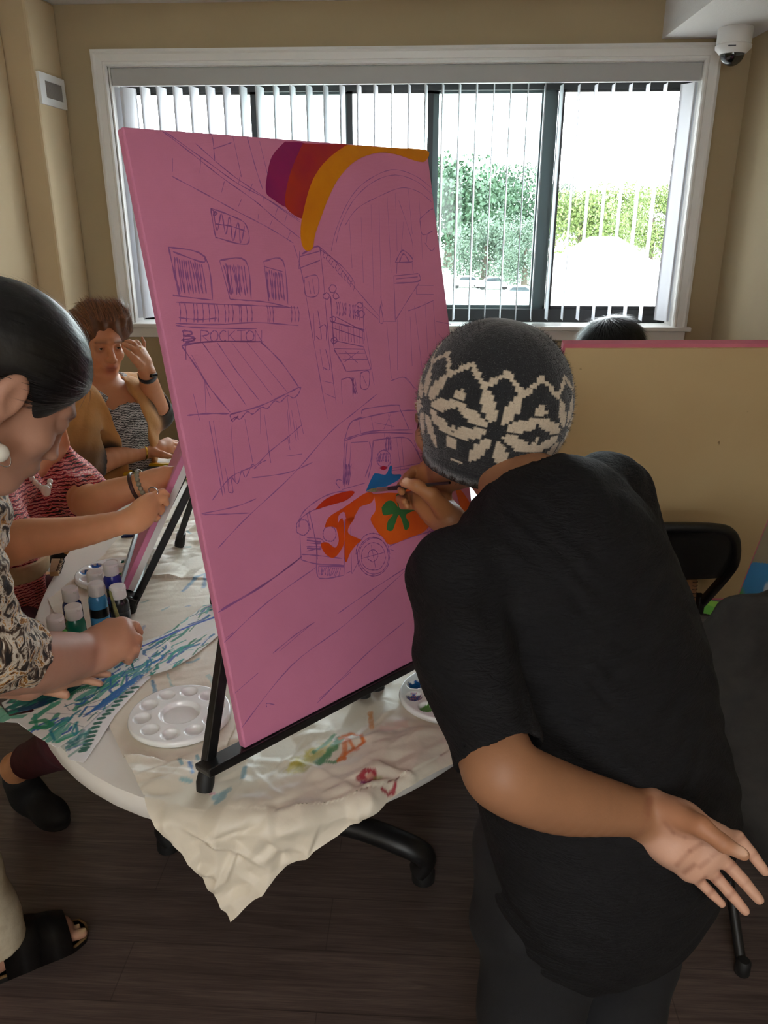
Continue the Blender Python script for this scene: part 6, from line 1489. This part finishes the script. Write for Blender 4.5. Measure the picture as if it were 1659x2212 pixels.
# ------------------------------------------------------------------ seated person in the tan cardigan, hand raised to the eye
SKD = (204, 138, 98)
pD = thing('person', 'brown-haired person in a tan cardigan and zigzag blouse, rubbing an eye with one hand', 'person', A(-1.25, 2.62, 0))
hD = at(216, 741, 2.77); fD = unit(A(.66, -.70, -.10))
HPd, eyD, frD, qD = head_prims(hD, fD, SKD, .98, (168, 98, 82), (96, 62, 44), up=(.06, 0, 1)); skd = lin(SKD)
nD = at(212, 838, 2.83); cD = at(250, 905, 2.80); bD = at(252, 972, 2.86); sD = A(bD[0] - .16, bD[1] - .02, .50)
fDb = unit(A(.74, -.67, 0)); lD = A(-fDb[1], fDb[0], 0)
srD, slD = at(172, 868, 2.66), at(298, 842, 2.95)
bodyD = list(HPd) + [cap(qD(0, -.042, -.05), nD, .046, .054, .02, skd), cap(nD, cD, .06, .11, .04, skd), ecap(cD, bD, .135, .125, fDb, .75, .03, skd), cap(bD, sD, .11, .13, .03, skd), cap(nD, srD, .055, .045, .04, skd), cap(nD, slD, .055, .045, .04, skd)]
erD, wrD = at(178, 1000, 2.62), at(318, 974, 2.84)
bodyD += limb([srD, erD, (erD + wrD) / 2, wrD], [.045, .043, .036, .027], skd)
elD, wlD = at(338, 892, 2.90), at(317, 806, 2.72)
bodyD += limb([slD, elD, (elD * .45 + wlD * .55), wlD], [.045, .045, .037, .027], skd)
kd = [at(292, 758, 2.67), at(299, 756, 2.685), at(305, 758, 2.70), at(309, 764, 2.715)]
wwD = [at(309, 796, 2.70), at(314, 797, 2.71), at(318, 798, 2.72), at(322, 801, 2.73)]
fgD = [[at(283, 750, 2.655), at(274, 746, 2.645), at(266, 743, 2.64)], [at(290, 743, 2.67), at(281, 738, 2.66), at(272, 738, 2.65)], [at(301, 744, 2.69), at(295, 738, 2.68), at(287, 740, 2.67)], [at(311, 750, 2.71), at(311, 740, 2.71), at(307, 730, 2.71)]]
tgD = [at(303, 788, 2.68), at(291, 776, 2.655), at(280, 765, 2.645), at(269, 756, 2.64)]
bodyD += hand_prims(wlD, kd, fgD, tgD, (204, 142, 104), .0082, None, wwD, .0130, .012)
kd2 = [at(362, 952, 2.92), at(366, 958, 2.91), at(366, 966, 2.90), at(362, 974, 2.89)]
fgd2 = [[at(382, 956, 2.95), at(394, 962, 2.96), at(400, 970, 2.96)], [at(386, 962, 2.94), at(396, 970, 2.95), at(398, 978, 2.95)], [at(384, 970, 2.93), at(392, 977, 2.93), at(394, 983, 2.94)], [at(378, 978, 2.92), at(386, 984, 2.92), at(386, 988, 2.92)]]
tgd2 = [at(334, 978, 2.83), at(350, 982, 2.83), at(362, 985, 2.84), at(372, 986, 2.85)]
bodyD += hand_prims(wrD, kd2, fgd2, tgd2, SKD, .0085, None, None, .0130, .012)
kneeD = A(sD[0] + .32, sD[1] - .10, .52); kneeD2 = A(sD[0] + .32, sD[1] + .12, .52)
for kk in (kneeD, kneeD2): bodyD += [cap(sD, kk, .085, .058, .05, skd), cap(kk, A(kk[0], kk[1], .09), .052, .034, .03, skd)]
sdf_obj('body', bodyD, .0036, M_skin, pD, skd, 1, soft=.003)
eyes_obj(eyD, frD, pD, .98, fD + A(.1, 0, .12))
fd_, ld_, ud_ = frD; axD = (ld_, fd_, ud_)
hbr = (lin((78, 48, 30)), lin((160, 106, 66)))
hairD = [ell(qD(0, -.018, .048), (.094, .108, .094), axD, .02), ell(qD(-.02, -.075, -.015), (.088, .062, .105), axD, .03), ell(qD(0, -.07, -.08), (.07, .045, .05), axD, .03), cap(qD(.05, .062, .112), qD(-.04, .060, .108), .032, .034, .03), cap(qD(.072, .03, .09), qD(.088, .035, .045), .028, .018, .02),
         ell(qD(0, .118, -.034), (.095, .082, .112), axD, .02, None, True)]
strand_hair('hair', hairD, .0048, M_hair_br, pD, hbr, frD, 9000, .060, .0008, lambda p, n: -fd_[None, :] * (1.05 - np.clip(n @ fd_, 0, 1))[:, None] + ud_[None, :] * (1.3 * np.clip(n @ fd_, 0, 1) - .9 * np.clip(-(n @ fd_), 0, 1))[:, None] - ld_[None, :] * .35, 8, .13,
            lambda V, N: V + N * (.004 * np.sin(((V - hD) @ ld_) * 160 + ((V - hD) @ ud_) * 60))[:, None], curl=.8)
MB().ball(qD(-.083, .0, -.042), .0085, 14, 10).build('earring', M_pearl, pD, smooth='y')
M_zig = wavy('black_white_zigzag_print', [(0, lin((34, 32, 34))), (.40, lin((60, 58, 60))), (.62, lin((176, 172, 170))), (1, lin((196, 192, 190)))], 58, (.35, .2, .0), 6, 2.5, 2.0)
vD = at(262, 880, 2.64)
axV = (unit(lD + A(0, 0, -1)), fDb, unit(np.cross(unit(lD + A(0, 0, -1)), fDb)))
blD = [cap(nD + A(0, 0, -.03), cD, .075, .122, .04), ecap(cD, bD, .146, .137, fDb, .75, .04), cap(bD, sD, .122, .14, .04), cap(nD, srD, .066, .055, .04), cap(nD, slD, .066, .055, .04),
       obox(nD + fDb * .10 + A(0, 0, .050), (.066, .10, .066), axV, .004, .006, None, True), obox(nD + fDb * .10 + A(0, 0, -.022) + lD * .008, (.054, .10, .054), axV, .004, .006, None, True)]
sdf_obj('blouse', blD, .0048, M_zig, pD, BK, 2, False)
M_card = attr_mat('soft_knit_cardigan', .9, .5, 120, .002, .12, 30, sheen=.2)
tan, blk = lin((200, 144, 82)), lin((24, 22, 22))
sm1 = srD + (erD - srD) * .62
cuf = erD + (wrD - erD) * .20; axd = unit(wrD - erD); cuf2 = elD + (wlD - elD) * .16; axd2 = unit(wlD - elD)
def opens(): return obox(cD + fDb * .17 + A(0, 0, -.06) + lD * .012, (.052, .17, .32), (unit(lD + A(0, 0, .22)), fDb, unit(np.cross(unit(lD + A(0, 0, .22)), fDb))), .012, .012, None, True)
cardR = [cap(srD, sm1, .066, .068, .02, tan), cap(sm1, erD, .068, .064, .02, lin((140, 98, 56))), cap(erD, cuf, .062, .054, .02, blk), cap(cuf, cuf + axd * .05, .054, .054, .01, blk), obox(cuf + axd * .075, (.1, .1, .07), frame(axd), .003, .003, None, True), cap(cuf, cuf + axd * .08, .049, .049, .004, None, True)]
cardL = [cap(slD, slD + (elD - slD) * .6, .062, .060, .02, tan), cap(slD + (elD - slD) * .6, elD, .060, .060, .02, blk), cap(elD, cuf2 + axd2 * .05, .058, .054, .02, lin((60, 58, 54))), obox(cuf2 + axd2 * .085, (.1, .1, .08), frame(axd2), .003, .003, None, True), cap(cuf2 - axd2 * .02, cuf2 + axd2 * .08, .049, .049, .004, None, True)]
body_c = [cap(nD + A(0, 0, -.045) - fDb * .03, cD - fDb * .01, .075, .128, .04, tan), ecap(cD, bD, .160, .152, fDb, .76, .04, tan), cap(bD, sD, .135, .15, .04, tan), cap(nD + A(0, 0, -.02) - fDb * .015, srD, .070, .064, .04, tan), cap(nD + A(0, 0, -.02) - fDb * .015, slD, .070, .062, .04, tan)]
card = [grp(body_c + [opens(), ell(nD + fDb * .07 + A(0, 0, .0), (.075, .08, .085), None, .02, None, True)], .01), grp(cardR, .02), grp(cardL, .02)]
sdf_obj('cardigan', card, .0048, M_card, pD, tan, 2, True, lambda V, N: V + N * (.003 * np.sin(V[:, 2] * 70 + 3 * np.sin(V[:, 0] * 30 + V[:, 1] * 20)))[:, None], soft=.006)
wdd = unit(wlD - elD); x3, y3, _ = frame(wdd, ray(316, 806))
wb = wlD - wdd * .012
MB().lathe(wb, [(.0305, -.010), (.0315, -.008), (.0315, .008), (.0305, .010)], 28, axis=wdd, caps=False).build('watch_strap', mat('dark_watch_strap', (34, 36, 44), .5), pD, smooth=True)
MB().box(wb + A(.024, -.016, .004), (.028, .012, .026), frame(unit(A(.8, -.5, .1)))).build('watch_face', mat('dark_watch_glass', (16, 18, 22), .1), pD, bevel=.004)
wd2 = unit(wrD - erD); x3, y3, _ = frame(wd2)
MB().lathe(wrD - wd2 * .028, [(.0335, -.004), (.0345, 0), (.0335, .004)], 28, axis=wd2, caps=False).build('gold_bracelet', M_gold, pD, smooth=True)
MB().ball(qD(-.0, .0, 0) * 0 + at(303, 752, 2.672), .003, 8, 6).build('ring_stone', M_gold, pD)
sdf_obj('trousers', [cap(sD, sD + A(0, 0, -.02), .15, .15, .03)] + [c_ for kk in (kneeD, kneeD2) for c_ in (cap(sD, kk, .10, .07, .05), cap(kk, A(kk[0], kk[1], .10), .066, .05, .03))], .008, M_pants, pD, BK, 2, False)
for kk in (kneeD, kneeD2): sdf_obj('shoe', shoe_prims(A(kk[0] - .05, kk[1], 0), A(kk[0] + .18, kk[1], 0), (18, 18, 19)), .006, M_shoe, pD, BK, 1, False)

# ------------------------------------------------------------------ person hidden behind the turned canvas
SKE = (150, 100, 70)
hE = at(1314, 775, 2.78); fE = unit(A(-.90, -.25, -.25))
pE = thing('person', 'black-haired person sitting behind the turned tan canvas, only the crown showing', 'person', A(hE[0] + .1, hE[1] + .1, 0))
HPe, eyE, frE, qE = head_prims(hE, fE, SKE, 1.0); ske = lin(SKE)
nE = hE + A(.03, .03, -.16); cE = hE + A(.05, .05, -.36); sE = A(hE[0] + .08, hE[1] + .08, .52); lE = A(-fE[1], fE[0], 0); lE = unit(lE)
shE = [hE + A(.03, .03, -.23) + lE * g * .17 for g in (-1, 1)]
bodyE = list(HPe) + [cap(qE(0, -.03, -.06), nE, .052, .056, .03, ske), cap(nE, cE, .06, .11, .04, ske), cap(cE, sE, .11, .12, .04, ske)]
fhE = unit(A(fE[0], fE[1], 0))
for g, s_ in zip((-1, 1), shE):
    e_ = s_ + A(0, 0, -.26) + lE * g * .04; w_ = e_ + fhE * .2 + A(0, 0, .03) - lE * g * .06
    bodyE += [cap(nE, s_, .055, .045, .04, ske)] + limb([s_, e_, w_], [.044, .04, .026], ske)
    m_ = [w_ + fhE * .075 + lE * (.03 - .02 * i) * g for i in range(4)]
    bodyE += hand_prims(w_, m_, [[p + fhE * .025 - A(0, 0, .006), p + fhE * .045 - A(0, 0, .018), p + fhE * .06 - A(0, 0, .032)] for p in m_], [w_ + lE * g * .02, w_ + fhE * .03 + lE * g * .045, w_ + fhE * .055 + lE * g * .05, w_ + fhE * .075 + lE * g * .046], SKE, .0085)
fd3 = [A(sE[0], sE[1], .5) + unit(A(.15, -.9, 0)) * .0 + lE * g * .09 + A(.02, -.34, .02) for g in (-1, 1)]
sdf_obj('body', bodyE, .0045, M_skin, pE, ske, 1, soft=.003)
fe, le, ue = frE; axE = (le, fe, ue)
strand_hair('hair', [ell(qE(0, -.016, .045), (.100, .116, .098), axE, .02), ell(qE(0, -.07, -.04), (.085, .06, .10), axE, .03), ell(qE(0, .118, -.045), (.09, .08, .105), axE, .02, None, True)], .005, M_hair_b, pE, (lin((14, 14, 16)), lin((40, 39, 42))), frE, 6500, .06, .0007, lambda p: (p - qE(0, -.02, .12)) * 6 + np.tile(-ue * .3, (len(p), 1)), 12, .30)
M_blueshirt = noisy('slate_blue_shirt', (70, 84, 104), (84, 98, 118), 60, .85, .3, .002)
sdf_obj('shirt', [cap(nE + A(0, 0, -.05), cE, .09, .13, .04), cap(cE, sE, .13, .14, .04)] + [cap(nE + A(0, 0, -.04), s_, .07, .058, .04) for s_ in shE] + [cap(s_, s_ + A(0, 0, -.15) + lE * g * .03, .058, .054, .03) for g, s_ in zip((-1, 1), shE)], .007, M_blueshirt, pE, BK, 2, False)
legsE = []
for g in (-1, 1):
    hp_ = sE + lE * g * .09; kn_ = hp_ + fhE * .40 + A(0, 0, .02); legsE += [cap(hp_, kn_, .085, .065, .04), cap(kn_, A(kn_[0], kn_[1], .06), .062, .05, .03)]
    sdf_obj('shoe', shoe_prims(A(kn_[0], kn_[1], 0) - fhE * .05, A(kn_[0], kn_[1], 0) + fhE * .17, (24, 24, 26)), .006, M_shoe, pE, BK, 1, False)
sdf_obj('trousers', legsE, .008, M_pants, pE, BK, 2, False)

# ------------------------------------------------------------------ dark jacket over the right-hand chair
M_jack = noisy('charcoal_jacket_cloth', (40, 37, 34), (52, 48, 44), 30, .9, .5, .003)
jk = [at(1500, 1400, 1.66), at(1575, 1345, 1.62), at(1660, 1318, 1.58), at(1760, 1310, 1.54)]
J = [cap(jk[0], jk[1], .020, .030, .05), cap(jk[1], jk[2], .030, .034, .05), cap(jk[2], jk[3], .034, .034, .05)]
for a, b, r0, r1 in (((1520, 1430, 1.62), (1590, 1690, 1.42), .035, .05), ((1600, 1400, 1.58), (1650, 1720, 1.38), .04, .055), ((1680, 1370, 1.55), (1720, 1760, 1.36), .045, .06), ((1760, 1360, 1.52), (1800, 1780, 1.36), .045, .06), ((1640, 1660, 1.40), (1690, 1840, 1.34), .055, .045), ((1720, 1700, 1.38), (1780, 1860, 1.33), .055, .045), ((1505, 1420, 1.64), (1545, 1560, 1.52), .03, .04)):
    J.append(cap(at(*a), at(*b), r0, r1, .05))
J += [cap(A(.74, 1.385, .825), A(1.12, 1.385, .825), .034, .034, .05)]
for x_ in (.78, .88, .98, 1.08): J += [cap(A(x_, 1.375, .82), A(x_ + .01, 1.325, .50), .030, .038, .05), cap(A(x_, 1.40, .82), A(x_, 1.45, .62), .026, .030, .05)]
for a, b, r in (((1600, 1560, 1.39), (1659, 1480, 1.44), .014), ((1640, 1420, 1.50), (1690, 1600, 1.36), .014), ((1560, 1500, 1.46), (1600, 1420, 1.50), .012), ((1600, 1640, 1.35), (1670, 1540, 1.36), .014)):
    J.append(cap(at(*a), at(*b), r, r * .6, .05, None, True))
jo, _, _ = sdf_obj('jacket', J, .006, M_jack, None, BK, 3, False, lambda V, N: V + N * (.007 * np.sin(V[:, 0] * 42 + V[:, 2] * 16 + 2.5 * np.sin(V[:, 2] * 13 + V[:, 1] * 9)) + .003 * np.sin(V[:, 0] * 90 - V[:, 2] * 40))[:, None])
tag(jo, 'charcoal jacket slung over the folding chair at the right edge', 'jacket')
